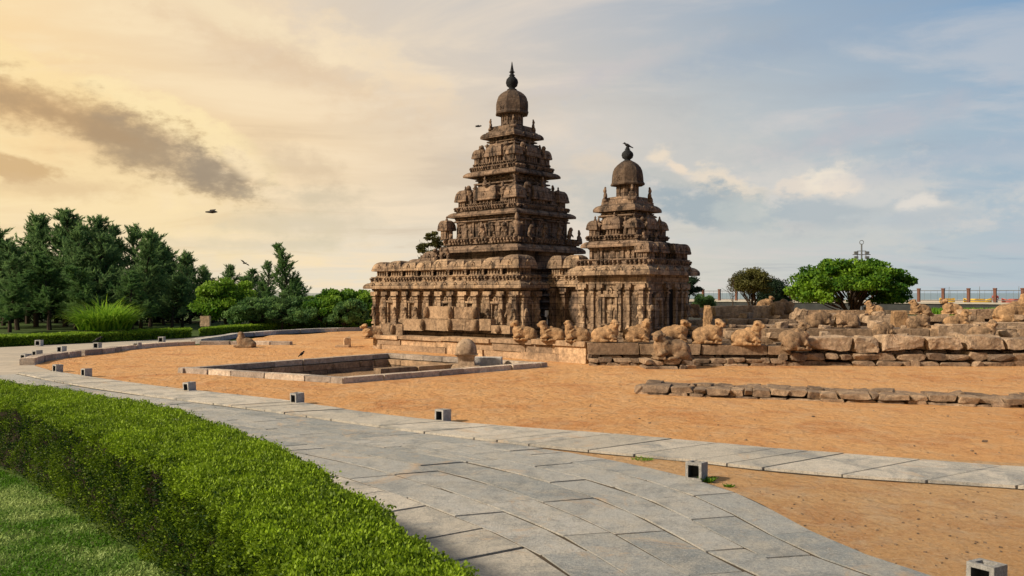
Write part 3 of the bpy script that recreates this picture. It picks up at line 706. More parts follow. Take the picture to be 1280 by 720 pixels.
def body(parent, x0, x1, y0, y1, z0, z1, mat, seed=0, pil=.5, figs=.5, name='wall', niche=True, fscale=.8, matf=None):
    bm = bmesh.new(); hx, hy = (x1-x0)/2, (y1-y0)/2; h = z1-z0
    loft(bm, [(hx+.04,hy+.04,z0),(hx+.04,hy+.04,z0+h*.07),(hx,hy,z0+h*.08),(hx,hy,z1-h*.08),(hx+.05,hy+.05,z1-h*.06),(hx+.05,hy+.05,z1)], (x0+x1)/2, (y0+y1)/2)
    weather(bm, .2, .012, 2, seed); r = random.Random(seed)
    for f in faces_of(x0,x1,y0,y1):
        n = max(2, int(round(f.L/pil)))
        for i in range(n+1):
            a = .07+(f.L-.14)*i/n
            f.box(bm, a-.055, a+.055, z0+h*.08, z1-h*.16, -.02, .07); f.box(bm, a-.10, a+.10, z1-h*.16, z1-h*.11, -.02, .11); f.box(bm, a-.075, a+.075, z1-h*.22, z1-h*.17, -.02, .09)
            if i < n and niche and r.random() < .55:
                c = a+(f.L-.14)/n/2; ww = (f.L-.14)/n*.26
                f.box(bm, c-ww-.04, c-ww, z0+h*.1, z0+h*.66, -.02, .05); f.box(bm, c+ww, c+ww+.04, z0+h*.1, z0+h*.66, -.02, .05); f.box(bm, c-ww-.08, c+ww+.08, z0+h*.66, z0+h*.73, -.02, .09); f.box(bm, c-ww, c+ww, z0+h*.73, z0+h*.83, -.02, .05)
        k = int(f.L/.42*figs)
        for i in range(k):
            a = f.L*(i+.5)/k+r.uniform(-.08,.08); fstamp(bm, FIG[r.choice((0,0,1,2))], f, a, z0+h*.06, h*fscale*r.uniform(.7,.95), .04, (1,.7,1))
    return bobj(name, bm, matf or mat, parent, rough=0)
def statue(parent, x, y, z, s, k, rz, mat, name='statue'):
    me = FIG[k].copy(); o = link(name, me, mat, parent); o.location = (x,y,z); o.scale = (s,s,s); o.rotation_euler = (0,0,rz); return o
def dome(parent, cx, cy, z0, z1, r, mat, n=8, bell=0):
    bm = bmesh.new(); h = z1-z0
    pr = [(.88,0),(1.02,.02),(1.04,.08),(1.0,.14),(1.02,.3),(1.01,.48),(.96,.56),(.95,.60),(.88,.70),(.74,.80),(.56,.89),(.38,.95),(.25,1.0)] if not bell else [(.92,0),(1.08,.02),(1.1,.07),(1.02,.15),(1.0,.3),(.98,.46),(.93,.60),(.83,.73),(.66,.85),(.46,.94),(.25,1.0)]
    ngon_loft(bm, [(r*a, z0+h*b) for a, b in pr], cx, cy, n); weather(bm, .14, .012, 2.2, 5)
    for i in range(n):
        t = 2*math.pi*i/n; ap = r*math.cos(math.pi/n); ff = Face((cx+math.cos(t)*ap, cy+math.sin(t)*ap), (-math.sin(t), math.cos(t)), (math.cos(t), math.sin(t)), 0)
        if i % 2 == 0: ff.kudu(bm, 0, z0+h*.22, r*.17, 0, .03)
    return bobj('dome', bm, mat, parent)
def finial(parent, cx, cy, z0, s, mat, spike=True, zs=.40):
    bm = bmesh.new(); pr = [(.75,0),(.8,.12),(.5,.25),(.5,.35),(.85,.55),(1.0,.95),(.9,1.3),(.55,1.6),(.35,1.75),(.5,1.85),(.28,1.95)]
    pr += [(.3,2.15),(.5,2.22),(.3,2.3),(.26,2.5),(.15,2.95),(.05,3.45)] if spike else [(.3,2.1),(.12,2.25)]
    ngon_loft(bm, [(s*a, z0+zs*b) for a, b in pr], cx, cy, 16); return bobj('finial', bm, mat, parent, True)

# ---------------------------------------------------------------- great temple
T = empty('great_temple', 'tall tiered stone temple tower with a long carved lower hall, left of the smaller shrine', 'temple', TC, RZ)
up = M['upper']; ts = M['temple']
# lower storey of the tower (in the dark passage), stepped mouldings
bm = bmesh.new()
st = [(2.05,.7),(2.05,.95),(1.9,.97),(1.95,1.1),(1.8,1.3)]
loft(bm, [(a,a,z) for a, z in st]+[(1.72,1.72,1.32),(1.72,1.72,3.6),(2.1,2.1,3.7),(2.1,2.1,4.5)])
for k in range(7): loft(bm, [(1.85,1.85,1.5+k*.3),(1.9,1.9,1.55+k*.3),(1.85,1.85,1.62+k*.3)])
bobj('core', bm, up, T, rough=.03, seg=.3)
# enclosure walls: front range, far end, back range
def range_wall(x0,x1,y0,y1,seed,front=True):
    bm = bmesh.new(); cx, cy, hx, hy = (x0+x1)/2,(y0+y1)/2,(x1-x0)/2,(y1-y0)/2
    loft(bm, [(hx+.16,hy+.16,.55),(hx+.16,hy+.16,.80),(hx+.08,hy+.08,.82),(hx+.12,hy+.12,.90),(hx+.12,hy+.12,.98),(hx+.04,hy+.04,1.0),(hx+.04,hy+.04,1.06),(hx,hy,1.07),(hx,hy,2.55),(hx+.05,hy+.05,2.58),(hx+.05,hy+.05,2.68),(hx+.12,hy+.12,2.72),(hx+.12,hy+.12,2.82)], cx, cy)
    return bobj('wall', bm, ts, T, rough=.022, seg=.2, seed=seed)
range_wall(-6.1,3.35,-3.35,-2.25,1); range_wall(-6.1,-4.9,-2.2,3.2,2); range_wall(-4.85,3.35,2.2,3.3,3)
ff = faces_of(-6.1,3.35,-3.35,-2.25)
# pilasters with rearing lions, niches and panels on the visible faces
def pilaster(parent, f, a, z0, z1, mat, lion=True, wd=.13, dd=.19):
    bm = bmesh.new(); h = z1-z0
    f.box(bm, a-wd*1.2, a+wd*1.2, z0, z0+h*.07, 0, dd+.05)
    f.box(bm, a-wd, a+wd, z0+h*.07, z0+h*.80, -.01, dd)
    f.box(bm, a-wd*1.25, a+wd*1.25, z0+h*.78, z0+h*.82, -.01, dd+.05); f.box(bm, a-wd*.9, a+wd*.9, z0+h*.82, z0+h*.87, -.01, dd)
    f.box(bm, a-wd*1.5, a+wd*1.5, z0+h*.87, z0+h*.91, -.01, dd+.08); f.box(bm, a-wd*2.1, a+wd*2.1, z0+h*.91, z1, -.01, dd+.03)
    weather(bm, .14, .012, 3, int(a*10))
    if lion:
        fstamp(bm, FIG[1], f, a, z0+.02, .62*h/1.5, dd-.02, (1.15,1.0,1.3))
        if rnd.random() < .7: fstamp(bm, FIG[0], f, a, z0+h*.47, .42, dd-.02, (.9,.6,1))
    return bobj('pilaster', bm, mat, parent)
def niche(parent, f, a, z0, z1, wd, mat, fig=True):
    bm = bmesh.new(); h = z1-z0
    for s in (-1,1): f.box(bm, a+s*wd-.05, a+s*wd+.05, z0, z0+h*.78, -.01, .12)
    f.box(bm, a-wd-.12, a+wd+.12, z0+h*.78, z0+h*.86, -.01, .16); f.box(bm, a-wd-.02, a+wd+.02, z0+h*.86, z0+h*.95, -.01, .09)
    f.box(bm, a-wd-.12, a+wd+.12, z0-.06, z0, -.01, .15)
    f.kudu(bm, a, z0+h*.93, wd*.45, .05, .08)
    weather(bm, .14, .01, 3, int(a*7))
    if fig: fstamp(bm, FIG[rnd.choice((0,2))], f, a, z0, h*.72, .02, (1,.7,1))
    o = bobj('niche', bm, mat, parent)
    bm = bmesh.new(); f.box(bm, a-wd+.05, a+wd-.05, z0, z0+h*.775, -.01, .012); bobj('recess', bm, M['relief'], o)
    return o
Fm = ff[0]; L0 = Fm.L
n = 12
for i in range(n+1):
    a = .16+(L0-.32)*i/n; pilaster(T, Fm, a, 1.06, 2.66, ts, lion=True, wd=.10 if i%2 else .12)
for i in (1,3,6,8,10):
    a = .16+(L0-.32)*(i+.5)/n; niche(T, Fm, a, 1.15, 2.4, .22, ts, fig=i%2==0)
bm = bmesh.new()
for i in range(n):
    a = .16+(L0-.32)*(i+.5)/n
    if i not in (1,3,6,8,10): fstamp(bm, FIG[rnd.choice((0,1,2))], Fm, a, 1.1, rnd.uniform(.9,1.2), .0, (1.3,.7,1.1))
    Fm.box(bm, a-.3, a+.3, 2.45, 2.56, -.01, .05)
    for k in range(3): fstamp(bm, FIG[rnd.choice((0,1,2))], Fm, a+rnd.uniform(-.22,.22), rnd.uniform(1.2,2.1), rnd.uniform(.25,.4), -.02, (1.3,.8,1))
bobj('relief_carving', bm, M['relief'], T)
Fx = ff[1]
for a in (.14, .95): pilaster(T, Fx, a, 1.06, 2.66, ts)
niche(T, Fx, .55, 1.2, 2.35, .18, ts)
# eave right along, beast frieze, barrel-roofed parapet
eave(T, -6.1,3.35,-3.35,-2.25, 2.80, 3.12, .42, ts, .62, .11, 1)
eave(T, -6.1,-4.9,-2.25,3.2, 2.80, 3.12, .34, ts, .8, .13, 2)
eave(T, -4.85,3.35,2.2,3.3, 2.80, 3.12, .34, ts, .8, .13, 3)
teeth(T, -6.25,3.5,-3.5,-2.15, 3.12, .26, ts, .2, .07, 4)
bm = bmesh.new(); box(bm, -6.1,3.3,-3.3,-2.2,3.37,3.42); box(bm,-6.1,-4.9,-2.1,3.1,3.12,3.5); bobj('roof_slab', bm, up, T, rough=.01, seg=.4)
n = 9; Wp = 9.6/n
for i in range(n):
    cx = -6.2+Wp*(i+.5)
    if i == n-1: pavilion(T, cx+.03, -2.88, Wp*.47, .60, 3.38, 3.68, 4.24, ts, 50+i, False, .19)
    else: pavilion(T, cx, -2.98, Wp*.47, .48, 3.38, 3.68, 4.12+.04*math.sin(i*2), ts, 50+i, False, .19)
    if i < n-1:
        statue(T, cx+Wp*.5, -3.38, 3.38, .48, 1, 0, ts, 'bracket_figure')
for y in (-1.6,-.5,.6,1.7): pavilion(T, -5.6, y, .5, .48, 3.4, 3.66, 4.08, ts, int(70+y*5), False, .17)
# intermediate shrine roofs on the far left shoulder
pavilion(T, -3.1,-2.0,.55,.5,3.4,4.15,4.62, up, 81); pavilion(T, -4.3,-1.9,.55,.5,3.4,3.85,4.28, up, 82); pavilion(T, -3.3,-.6,.55,.5,3.4,4.15,4.62, up, 83)
statue(T, -2.55,-2.55,3.9,.8,1,0,up); statue(T, -2.0,-2.75,3.95,.75,0,0,up); statue(T,-1.5,-2.8,3.98,.7,1,0,up)
# tower tiers
def tier_eave(P, c, a, b, z0, z1, seed, kr=.1, kud=.8, mat=up): b -= .04; return eave(P, c[0]-b, c[0]+b, c[1]-b, c[1]+b, z0-.03, z1, a-b, mat, kud*1.5, kr*.75, seed)
c0 = (0,0)
tier_eave(T, c0, 2.52, 2.02, 4.50, 4.84, 11, .13, .85)
teeth(T, -2.3,2.3,-2.3,2.3, 4.84, .30, up, .19, .08, 12)
body(T, -1.84,1.84,-1.84,1.84, 5.12, 6.20, up, 13, .50, 1.1, fscale=.62)
pavilion(T, -2.2,-2.2,.30,.30,5.12,5.56,6.05, up, 14); pavilion(T, -2.2,2.2,.30,.30,5.12,5.56,6.05, up, 15)
for a in (-1.9,-1.3,-.55,.25,.95,1.6): statue(T, a,-2.26,4.84,.72+.2*math.sin(a*5),0 if a<0 else 1,0,up)
statue(T, 2.2,-2.2,4.84,1.25,0,R(45),up); statue(T, 2.28,2.28,4.9,.85,2,R(90),up)
for a in (-1.4,-.4,.7,1.5): statue(T, 2.28,a,4.84,.85,1,R(90),up)
tier_eave(T, c0, 2.19, 1.72, 6.18, 6.44, 16, .09, .8)
teeth(T, -1.95,1.95,-1.95,1.95, 6.44, .2, up, .16, .06, 17)
teeth(T, -1.78,1.78,-1.78,1.78, 6.64, .14, up, .13, .05, 117)
body(T, -1.28,1.28,-1.28,1.28, 6.62, 7.6, up, 18, .45, .6, fscale=.5)
def parapet(P, c, p, z0, z1, z2, kh, sh, seed, mat=up, skip=()):
    for i, (sx, sy) in enumerate(((-1,-1),(1,-1),(1,1),(-1,1))):
        if i in skip: continue
        pavilion(P, c[0]+sx*(p-kh), c[1]+sy*(p-kh), kh, kh, z0, z1, z2, mat, seed+i)
    for i, (dx, dy) in enumerate(((0,-1),(1,0),(0,1),(-1,0))):
        hx, hy = (sh, kh*1.0) if dx == 0 else (kh*1.0, sh)
        pavilion(P, c[0]+dx*(p-kh*1.0), c[1]+dy*(p-kh*1.0), hx, hy, z0, z1, z2+.10, mat, seed+4+i)
parapet(T, c0, 1.93, 6.62, 6.92, 7.48, .36, .66, 20)
for (a, k, s) in ((-1.1,1,1.0),(-.75,0,1.0),(.95,0,1.0),(1.1,1,.8)):
    statue(T, a,-1.72,6.64,s,k,0,up); statue(T, 1.72,a,6.64,s,k,R(90),up)
statue(T, .0,-1.9,7.5,.55,2,0,up); statue(T, 1.9,0,7.5,.55,2,R(90),up); statue(T,1.45,-1.45,7.5,.8,0,R(45),up)
body(T, -1.12,1.12,-1.12,1.12, 7.55, 8.11, up, 28, .4, .7, fscale=.7, name='upper_wall')
tier_eave(T, c0, 1.66, 1.26, 8.10, 8.36, 24, .08, .7)
teeth(T, -1.42,1.42,-1.42,1.42, 8.36, .2, up, .14, .05, 25)
teeth(T, -1.3,1.3,-1.3,1.3, 8.56, .16, up, .12, .04, 125)
body(T, -.85,.85,-.85,.85, 8.55, 9.45, up, 26, .36, .5, fscale=.4)
parapet(T, c0, 1.36, 8.7, 9.0, 9.42, .27, .5, 30)
for (a,k) in ((-.75,1),(-.5,0),(.62,0),(.8,1)):
    statue(T, a,-1.2,8.72,.85,k,0,up); statue(T, 1.2,a,8.72,.85,k,R(90),up)
body(T, -.72,.72,-.72,.72, 9.4, 9.97, up, 36, .34, .8, fscale=.8, name='upper_wall')
tier_eave(T, c0, 1.08, .78, 9.95, 10.24, 34, .07, .5)
for (hh2, z_) in ((1.30,7.72),(1.24,7.90),(.93,9.58),(.86,9.74),(1.98,5.92),(1.93,6.05)):
    bm = bmesh.new(); loft(bm, [(hh2-.12,hh2-.12,z_-.02),(hh2,hh2,z_),(hh2,hh2,z_+.055),(hh2-.08,hh2-.08,z_+.085)]); bobj('moulding', bm, up, T, rough=.012, seg=.18, seed=int(z_*3))
bm = bmesh.new(); loft(bm, [(.80,.80,10.24),(.80,.80,10.34),(.72,.72,10.35),(.68,.68,10.52),(.60,.60,10.54)]); bobj('neck_base', bm, up, T, rough=.015, seg=.15)
for sx, sy in ((-1,-1),(1,-1),(1,1),(-1,1)): statue(T, sx*.72, sy*.72, 10.3, .72, 2, math.atan2(sy,sx)+math.pi/2, up)
bm = bmesh.new(); ngon_loft(bm, [(.56,10.5),(.52,10.56),(.50,11.12),(.66,11.14)]); 
for i in range(8):
    tt = 2*math.pi*i/8; ff2 = Face((math.cos(tt)*.47, math.sin(tt)*.47), (-math.sin(tt), math.cos(tt)), (math.cos(tt), math.sin(tt)), 0)
    ff2.box(bm, -.17,-.11,10.54,11.1,-.02,.05); ff2.box(bm,.11,.17,10.54,11.1,-.02,.05)
    if i%2==0: fstamp(bm, FIG[2], ff2, 0, 10.56, .45, .02)
bobj('neck', bm, up, T, rough=.006, seg=.3)
dome(T, 0,0, 11.08, 12.30, .80, M['dome'])
finial(T, 0,0, 12.27, .30, M['kalasa'])

# ---------------------------------------------------------------- connecting shrine
T2 = empty('connecting_shrine', 'low shaded shrine filling the gap between the great temple and the small temple', 'shrine', TC, RZ)
bm = bmesh.new(); loft(bm, [(1.12,1.62,.6),(1.12,1.62,.95),(1.05,1.55,1.0),(1.0,1.5,1.06),(1.0,1.5,2.86)], 4.62, 0); bobj('wall', bm, up, T2, rough=.02, seg=.2)
f2 = faces_of(3.62,5.62,-1.5,1.5)
for a in (.12,.75,1.7): pilaster(T2, f2[0], a, 1.06, 2.8, up, lion=True, wd=.09)
eave(T2, 3.62,5.66,-1.5,1.5, 2.86, 3.15, .30, ts, .6, .12, 41)
teeth(T2, 3.55,5.66,-1.65,1.6, 3.15, .22, ts, .2, .06, 42)
pavilion(T2, 3.95,-1.35,.38,.38,3.36,3.68,4.22, ts, 43, False, .17); pavilion(T2, 4.85,-1.35,.42,.40,3.36,3.68,4.22, ts, 44, False, .2)
statue(T2, 4.4,-1.5,3.36,.5,1,0,ts)
# small white notice in the passage
s = bpy.data.objects.new('x', None)
bm = bmesh.new(); box(bm, -.10,.10,-.012,.012,0,.28); box(bm,-.02,.02,.012,.03,-1.2,.2)
o = bobj('notice_board', bm, M['white']); o.location = W(684,396,36.4); tag(o, 'small white notice board in the dark passage beside the great temple', 'sign')

# ---------------------------------------------------------------- small temple
S = empty('small_temple', 'smaller tiered stone temple with a round dome, right of the great tower', 'temple', TC, RZ)
x0,x1,y0,y1 = 5.70,8.79,-2.16,.94; sx_, sy_ = 7.0,-.70
bm = bmesh.new(); cx,cy,hx,hy = (x0+x1)/2,(y0+y1)/2,(x1-x0)/2,(y1-y0)/2
loft(bm, [(hx+.22,hy+.22,.5),(hx+.22,hy+.22,.85),(hx+.12,hy+.12,.87),(hx+.16,hy+.16,.98),(hx+.05,hy+.05,1.0),(hx+.05,hy+.05,1.08),(hx,hy,1.1),(hx,hy,2.9),(hx+.06,hy+.06,2.93),(hx+.06,hy+.06,3.05),(hx+.1,hy+.1,3.08),(hx+.1,hy+.1,3.33)], cx, cy)
bobj('wall', bm, ts, S, rough=.022, seg=.2)
fs = faces_of(x0,x1,y0,y1); A = fs[0]; B = fs[1]
for a, l in ((.12,True),(.62,False),(1.0,False),(1.95,False),(2.35,False),(2.95,True)): pilaster(S, A, a, 1.1, 2.98, ts, lion=l, wd=.10 if l else .07, dd=.12)
niche(S, A, 1.48, 1.35, 2.75, .30, ts)
r = random.Random(9)
for ff_, rows_, cols_ in ((A, (1.15,1.62,2.08), np.linspace(.3,1.0,5)), (A, (1.15,1.62,2.08), np.linspace(1.95,2.75,6)), (B, (1.15,1.7,2.2), np.linspace(.35,1.25,4))):
    bm = bmesh.new(); ff_.box(bm, cols_[0]-.1, cols_[-1]+.1, 1.13, 2.62, -.02, .03); weather(bm, .2, .008, 3, 2)
    for a in cols_:
        for z in rows_: fstamp(bm, FIG[r.choice((0,1,2))], ff_, a+r.uniform(-.05,.05), z, r.uniform(.40,.56), -.02, (1.2,.8,1))
    bobj('relief_carving', bm, M['relief'], S)
for a, l in ((.12,True),(1.45,False),(2.15,False),(2.6,False),(2.98,True)): pilaster(S, B, a, 1.1, 2.98, ts, lion=l, wd=.09, dd=.14)
niche(S, B, .8, 1.25, 2.6, .25, ts)
bm = bmesh.new(); B.box(bm, 1.56,2.04,.9,2.75,-.01,.02); bobj('doorway', bm, M['dark'], S)  # near-black panel on the wall, painted shade for the open doorway
for f in (fs[2], fs[3]):
    for a in (.15,1.1,2.0,2.95): pilaster(S, f, a, 1.1, 2.98, ts, lion=False)
eave(S, x0,x1,y0,y1, 3.31, 3.70, .44, ts, .6, .13, 51)
teeth(S, x0-.15,x1+.15,y0-.15,y1+.15, 3.70, .26, up, .19, .07, 52)
body(S, sx_-1.10,sx_+1.10,sy_-1.10,sy_+1.10, 3.95, 4.50, up, 53, .55, .7, fscale=.8)
for i, (yy, k) in enumerate(((-1.95,.33),(-1.15,.38),(.1,.38),(.68,.3))): pavilion(S, 8.62, yy+.1, .34, k, 3.95, 4.22, 4.64, up, 54+i, i==9)
statue(S, 8.35,-1.6,4.5,.75,2,R(45),up); statue(S, 8.3,-.6,4.5,.7,2,R(90),up); statue(S, 8.2,-1.1,4.5,.8,0,R(60),up)
cS = (sx_,sy_)
tier_eave(S, cS, 1.40, 1.04, 4.49, 4.76, 61, .09, .8)
teeth(S, sx_-1.22,sx_+1.22,sy_-1.22,sy_+1.22, 4.76, .20, up, .15, .06, 62)
body(S, sx_-.72,sx_+.72,sy_-.72,sy_+.72, 4.95, 6.0, up, 63, .36, .7, fscale=.5)
parapet(S, cS, 1.22, 4.96, 5.22, 5.60, .26, .42, 64)
for a in (-.7,.62): statue(S, sx_+a,sy_-1.08,4.96,.7,0,0,up); statue(S, sx_+1.08,sy_+a,4.96,.7,1,R(90),up)
bm = bmesh.new(); loft(bm, [(.86,.86,5.72),(.9,.9,5.76),(.82,.82,5.82)], sx_, sy_); bobj('moulding', bm, up, S, rough=.01)
tier_eave(S, cS, 1.03, .68, 5.97, 6.27, 71, .07, .5)
bm = bmesh.new(); loft(bm, [(.78,.78,6.27),(.78,.78,6.36),(.66,.66,6.37),(.62,.62,6.55),(.52,.52,6.58)], sx_, sy_); bobj('neck_base', bm, up, S, rough=.015, seg=.15)
for ax_, ay_ in ((-1,-1),(1,-1),(1,1),(-1,1)): statue(S, sx_+ax_*.66, sy_+ay_*.66, 6.32, .82, 2, math.atan2(ay_,ax_)+math.pi/2, up)
bm = bmesh.new(); ngon_loft(bm, [(.48,6.5),(.45,6.6),(.43,7.08),(.55,7.1)], sx_, sy_)
for i in range(8):
    tt = 2*math.pi*i/8; ff2 = Face((sx_+math.cos(tt)*.4, sy_+math.sin(tt)*.4), (-math.sin(tt), math.cos(tt)), (math.cos(tt), math.sin(tt)), 0)
    ff2.box(bm, -.14,-.09,6.55,7.06,-.02,.05); ff2.box(bm,.09,.14,6.55,7.06,-.02,.05)
bobj('neck', bm, up, S, rough=.006, seg=.3)
dome(S, sx_, sy_, 7.05, 8.10, .66, M['dome'], 8, 1)
finial(S, sx_, sy_, 8.06, .25, M['kalasa'], False, .29)

# ================================================================== platform before the temple
pl = empty('temple_platform', 'long low platform wall of dressed slabs in front of the two temples', 'platform')
P1 = W(733,456,30.5); P2 = W(466,435.5,38.9); P3 = W(443,434,39.7)
z1t, z2t = .84, .62
d_ = (P2-P1).normalized()
coursed('wall', (P1.x,P1.y), (P2.x,P2.y), .5, .0, .64, 2, 1.7, M['block'], pl, 41, .95, .03, (.0,.45), side=-1)
a_ = P1+Vector((-.05,-.10,0)); b_ = P2+Vector((-.05,-.10,0))
coursed('coping', (a_.x,a_.y), (b_.x,b_.y), .75, .65, .84, 1, 2.1, M['block'], pl, 43, .96, .03, (.47,.63), side=-1)
bm = bmesh.new()   # paved top running back under the buildings
q = [P1+Vector((.2,.3,0)), W(945,440,31.5), Vector((13,44,0)), Vector((6,52,0)), Vector((-8,50,0)), P2+Vector((.2,.4,0))]
zt = [.78,.8,.8,.75,.6,.58]
tv = [bm.verts.new((p.x,p.y,z)) for p, z in zip(q, zt)]; bv = [bm.verts.new((p.x,p.y,-.1)) for p in q]
bm.faces.new(tv); bm.faces.new(bv[::-1])
for i in range(6): bm.faces.new((bv[i], bv[(i+1)%6], tv[(i+1)%6], tv[i]))
bobj('pavement', bm, M['block'], pl)
# end block left
o = rocks_obj('corner_block', [(W(434,430,40)+Vector((0,0,.02)), (.16,.25,.30), dict(rz=.3,seed=9,block=.7)), (W(428,434,40), (.35,.3,.12), dict(rz=.1,seed=10,block=.7))], M['block'])
tag(o, 'weathered upright stone at the left end of the platform wall', 'stone')

# loose carved slabs stacked before the hall
def slab_px(px0, px1, py0, py1, yl, dep, name, label, mat=M['block'], knob=None, seed=0):
    # lies along the hall wall: temple-local plane y = yl
    def xl(px, yl):
        k = (px-640)/F; return (k*(40+.754*yl)-.657*yl)/(.754+.657*k)
    xa, xb = xl(px0, yl), xl(px1, yl); xm = (xa+xb)/2; Yd = 40-.657*xm+.754*yl
    za = CH-(py1-HZ)/F*Yd; zb = CH-(py0-HZ)/F*Yd
    bm = bmesh.new(); box(bm, xa-xm, xb-xm, 0, dep, 0, zb-za); weather(bm, .1, .018, 3, seed)
    t = empty(name, label, 'carved slab', LW(xm, yl, za), RZ)
    o = bobj('slab', bm, mat, t); set_tint(o.data, [random.random()*.3+.4]*len(o.data.polygons))
    if knob:
        for kx in knob:
            bm = bmesh.new(); bmesh.ops.create_icosphere(bm, subdivisions=3, radius=1, matrix=Matrix.Translation((xa-xm+(xb-xa)*kx, -.03, (zb-za)*.5)) @ Matrix.Diagonal((.12,.17,(zb-za)*.5,1)))
            weather(bm, .2, .03, 8, seed); bobj('lion_head', bm, M['nandi_dark'], t, True)
    return t
slab_px(504,528,399,413,-4.05,.35,'carved_slab','plain carved slab at the left end of the lower row of slabs before the hall',seed=1)
slab_px(529,560,399,413,-4.05,.35,'carved_slab','lower slab with a lion bracket at its left end, under the plain upper slab',knob=(.0,),seed=2)
slab_px(561,598,399,413,-4.05,.35,'carved_slab','lower slab cut with worn letters, second from the right of the lower row',knob=(.05,.95),seed=3,mat=M['relief'])
slab_px(599,613,399,413,-4.05,.35,'carved_slab','short plain slab at the right end of the lower row before the hall',seed=4)
slab_px(534,566,383,398.5,-4.0,.3,'carved_slab','smooth upper slab with a lion head at its right end, before the hall',knob=(.0,.93),seed=5)
slab_px(568,594,384,398.5,-4.0,.3,'carved_slab','pale upper slab covered with fine carving, beside the smooth upper slab',knob=(1.0,),seed=6,mat=M['relief'])
slab_px(476,503,405,418,-4.1,.35,'carved_slab','square carved block at the hall corner beside the leftmost bull',knob=(.6,),seed=7,mat=M['relief'])
slab_px(614,637,407,417,-4.15,.35,'carved_slab','low broken slab with a scroll, just left of the left-facing bulls',knob=(.4,),seed=8)

# ================================================================== bulls
def bull(v=0, hd=0, head=True):
    p = [('s',(-.12,0,.29),(.33,.25,.27)),('s',(.10,0,.30),(.25,.22,.27)),('s',(-.27,.0,.26),(.23,.26,.25)),
         ('s',(.05,0,.54),(.13,.10,.09)),
         ('s',(-.22,.21,.13),(.21,.09,.13)),('s',(-.22,-.21,.13),(.21,.09,.13)),
         ('c',[(-.12,-.26,.05),(.14,-.28,.05)],[.06,.045]),('c',[(-.12,.26,.05),(.14,.28,.05)],[.06,.045]),
         ('c',[(.20,-.19,.22),(.38,-.20,.10),(.22,-.24,.045)],[.10,.07,.05]),('c',[(.20,.19,.22),(.38,.20,.10),(.22,.24,.045)],[.10,.07,.05]),
         ('b',(-.03,0,.02),(.46,.25,.03)),('s',(.26,0,.22),(.15,.19,.22)),
         ('c',[(-.46,.06,.34),(-.51,.1,.16),(-.42,.22,.05)],[.04,.03,.03])]
    if head:
        t = R(hd); cx_, sx2 = math.cos(t), math.sin(t)
        hh_ = (-.06,-.03,-.09,0,-.02,-.07,-.04)[v % 7]; bx = .32; p += [('c',[(.17,0,.34),(.27,0,.52),(bx,0,.70+hh_)],[.23,.18,.14]),
              ('s',(bx+cx_*.03,sx2*.03,.75+hh_),(.145,.135,.115),(0,0,hd)),('b',(bx+cx_*.13,sx2*.13,.70+hh_),(.10,.075,.075),(0,22,hd)),
              ('s',(bx+sx2*.15,-cx_*.15,.76+hh_),(.04,.055,.04)),('s',(bx-sx2*.15,cx_*.15,.76+hh_),(.04,.055,.04)),
              ('s',(bx-cx_*.02,0,.83+hh_),(.10,.10,.05)),
              ('s',(.30,0,.38),(.15,.16,.22)),('c',[(.10,-.18,.50),(.24,-.2,.38),(.36,0,.30),(.24,.2,.38),(.10,.18,.50)],[.035]*5)]
    else: p += [('c',[(.18,0,.34),(.27,0,.47)],[.20,.15]),('b',(.28,0,.42),(.10,.12,.10),(0,30,0))]
    return blob('bull', p, .024, .022, 4.6, v*3.7)
BULL = [bull(0,0), bull(1,-55), bull(2,50), bull(3,0,False), bull(4,-20), bull(5,-35), bull(6,-80)]
def fits(mesh, face): return mesh
def place_bull(v, px, py, Yd, length, face, label, dark=False, tilt=0, name='bull_statue', hz=1.0, group='stone bulls along the temple walls', sq=1.0):
    """px,py = centre of its base; length = metres nose to tail"""
    me = BULL[v]
    key = (v, dark)
    if key not in BM:
        m2 = me.copy(); m2.materials.clear(); m2.materials.append(M['nandi_dark' if dark else 'nandi']); BM[key] = m2
    o = bpy.data.objects.new(name, BM[key]); C.objects.link(o)
    o.location = W(px, py, Yd); hz *= rnd.uniform(.86,.97) if v != 3 else 1; sq *= rnd.uniform(.95,1.12); o.scale = (length, length*sq, length*hz); o.rotation_euler = (0, R(tilt), R(face))
    return tag(o, label, 'bull statue', group)
BM = {}
g = place_bull
g(5, 655,425,32.6,1.0,185,'seated stone bull facing left, first of the three on the coping below the hall corner')
g(4, 690,426,31.6,1.02,184,'seated stone bull facing left, middle of the three on the coping, below the notice board')
g(6, 721,427,31.0,1.0,182,'seated stone bull facing left, rightmost of the three on the smooth coping', sq=1.1)
g(0, 465,423,38.9,1.0,200,'small worn bull facing left on the far left end of the platform wall', hz=.95)
g(1, 757,427,30.4,1.05,-14,'bull with raised blocky head facing right, first right of the coping joint')
g(6, 797,427,30.4,1.05,-12,'bull looking out to the front, in front of the small temple carved panel')
g(0, 842,427,30.4,1.16,-14,'tall-necked bull before the small temple doorway, behind the big low bull')
g(5, 885,429,30.2,1.15,-10,'bull with an upright stone behind its back, right of the small temple corner')
g(4, 934,431,30.0,1.12,-12,'bull with smooth round flank on the slab wall between two others')
g(4, 992,431,31.0,1.05,-10,'bull standing behind the round headless torso block', dark=True)
g(2, 838,449,28.9,1.35,188,'large dark bull facing left on the rubble footing, lowest of all', dark=True, sq=1.05)
g(3, 996,437,29.6,1.0,5,'broken headless torso lying across the end of the slab wall', dark=True, sq=1.2, hz=1.2)
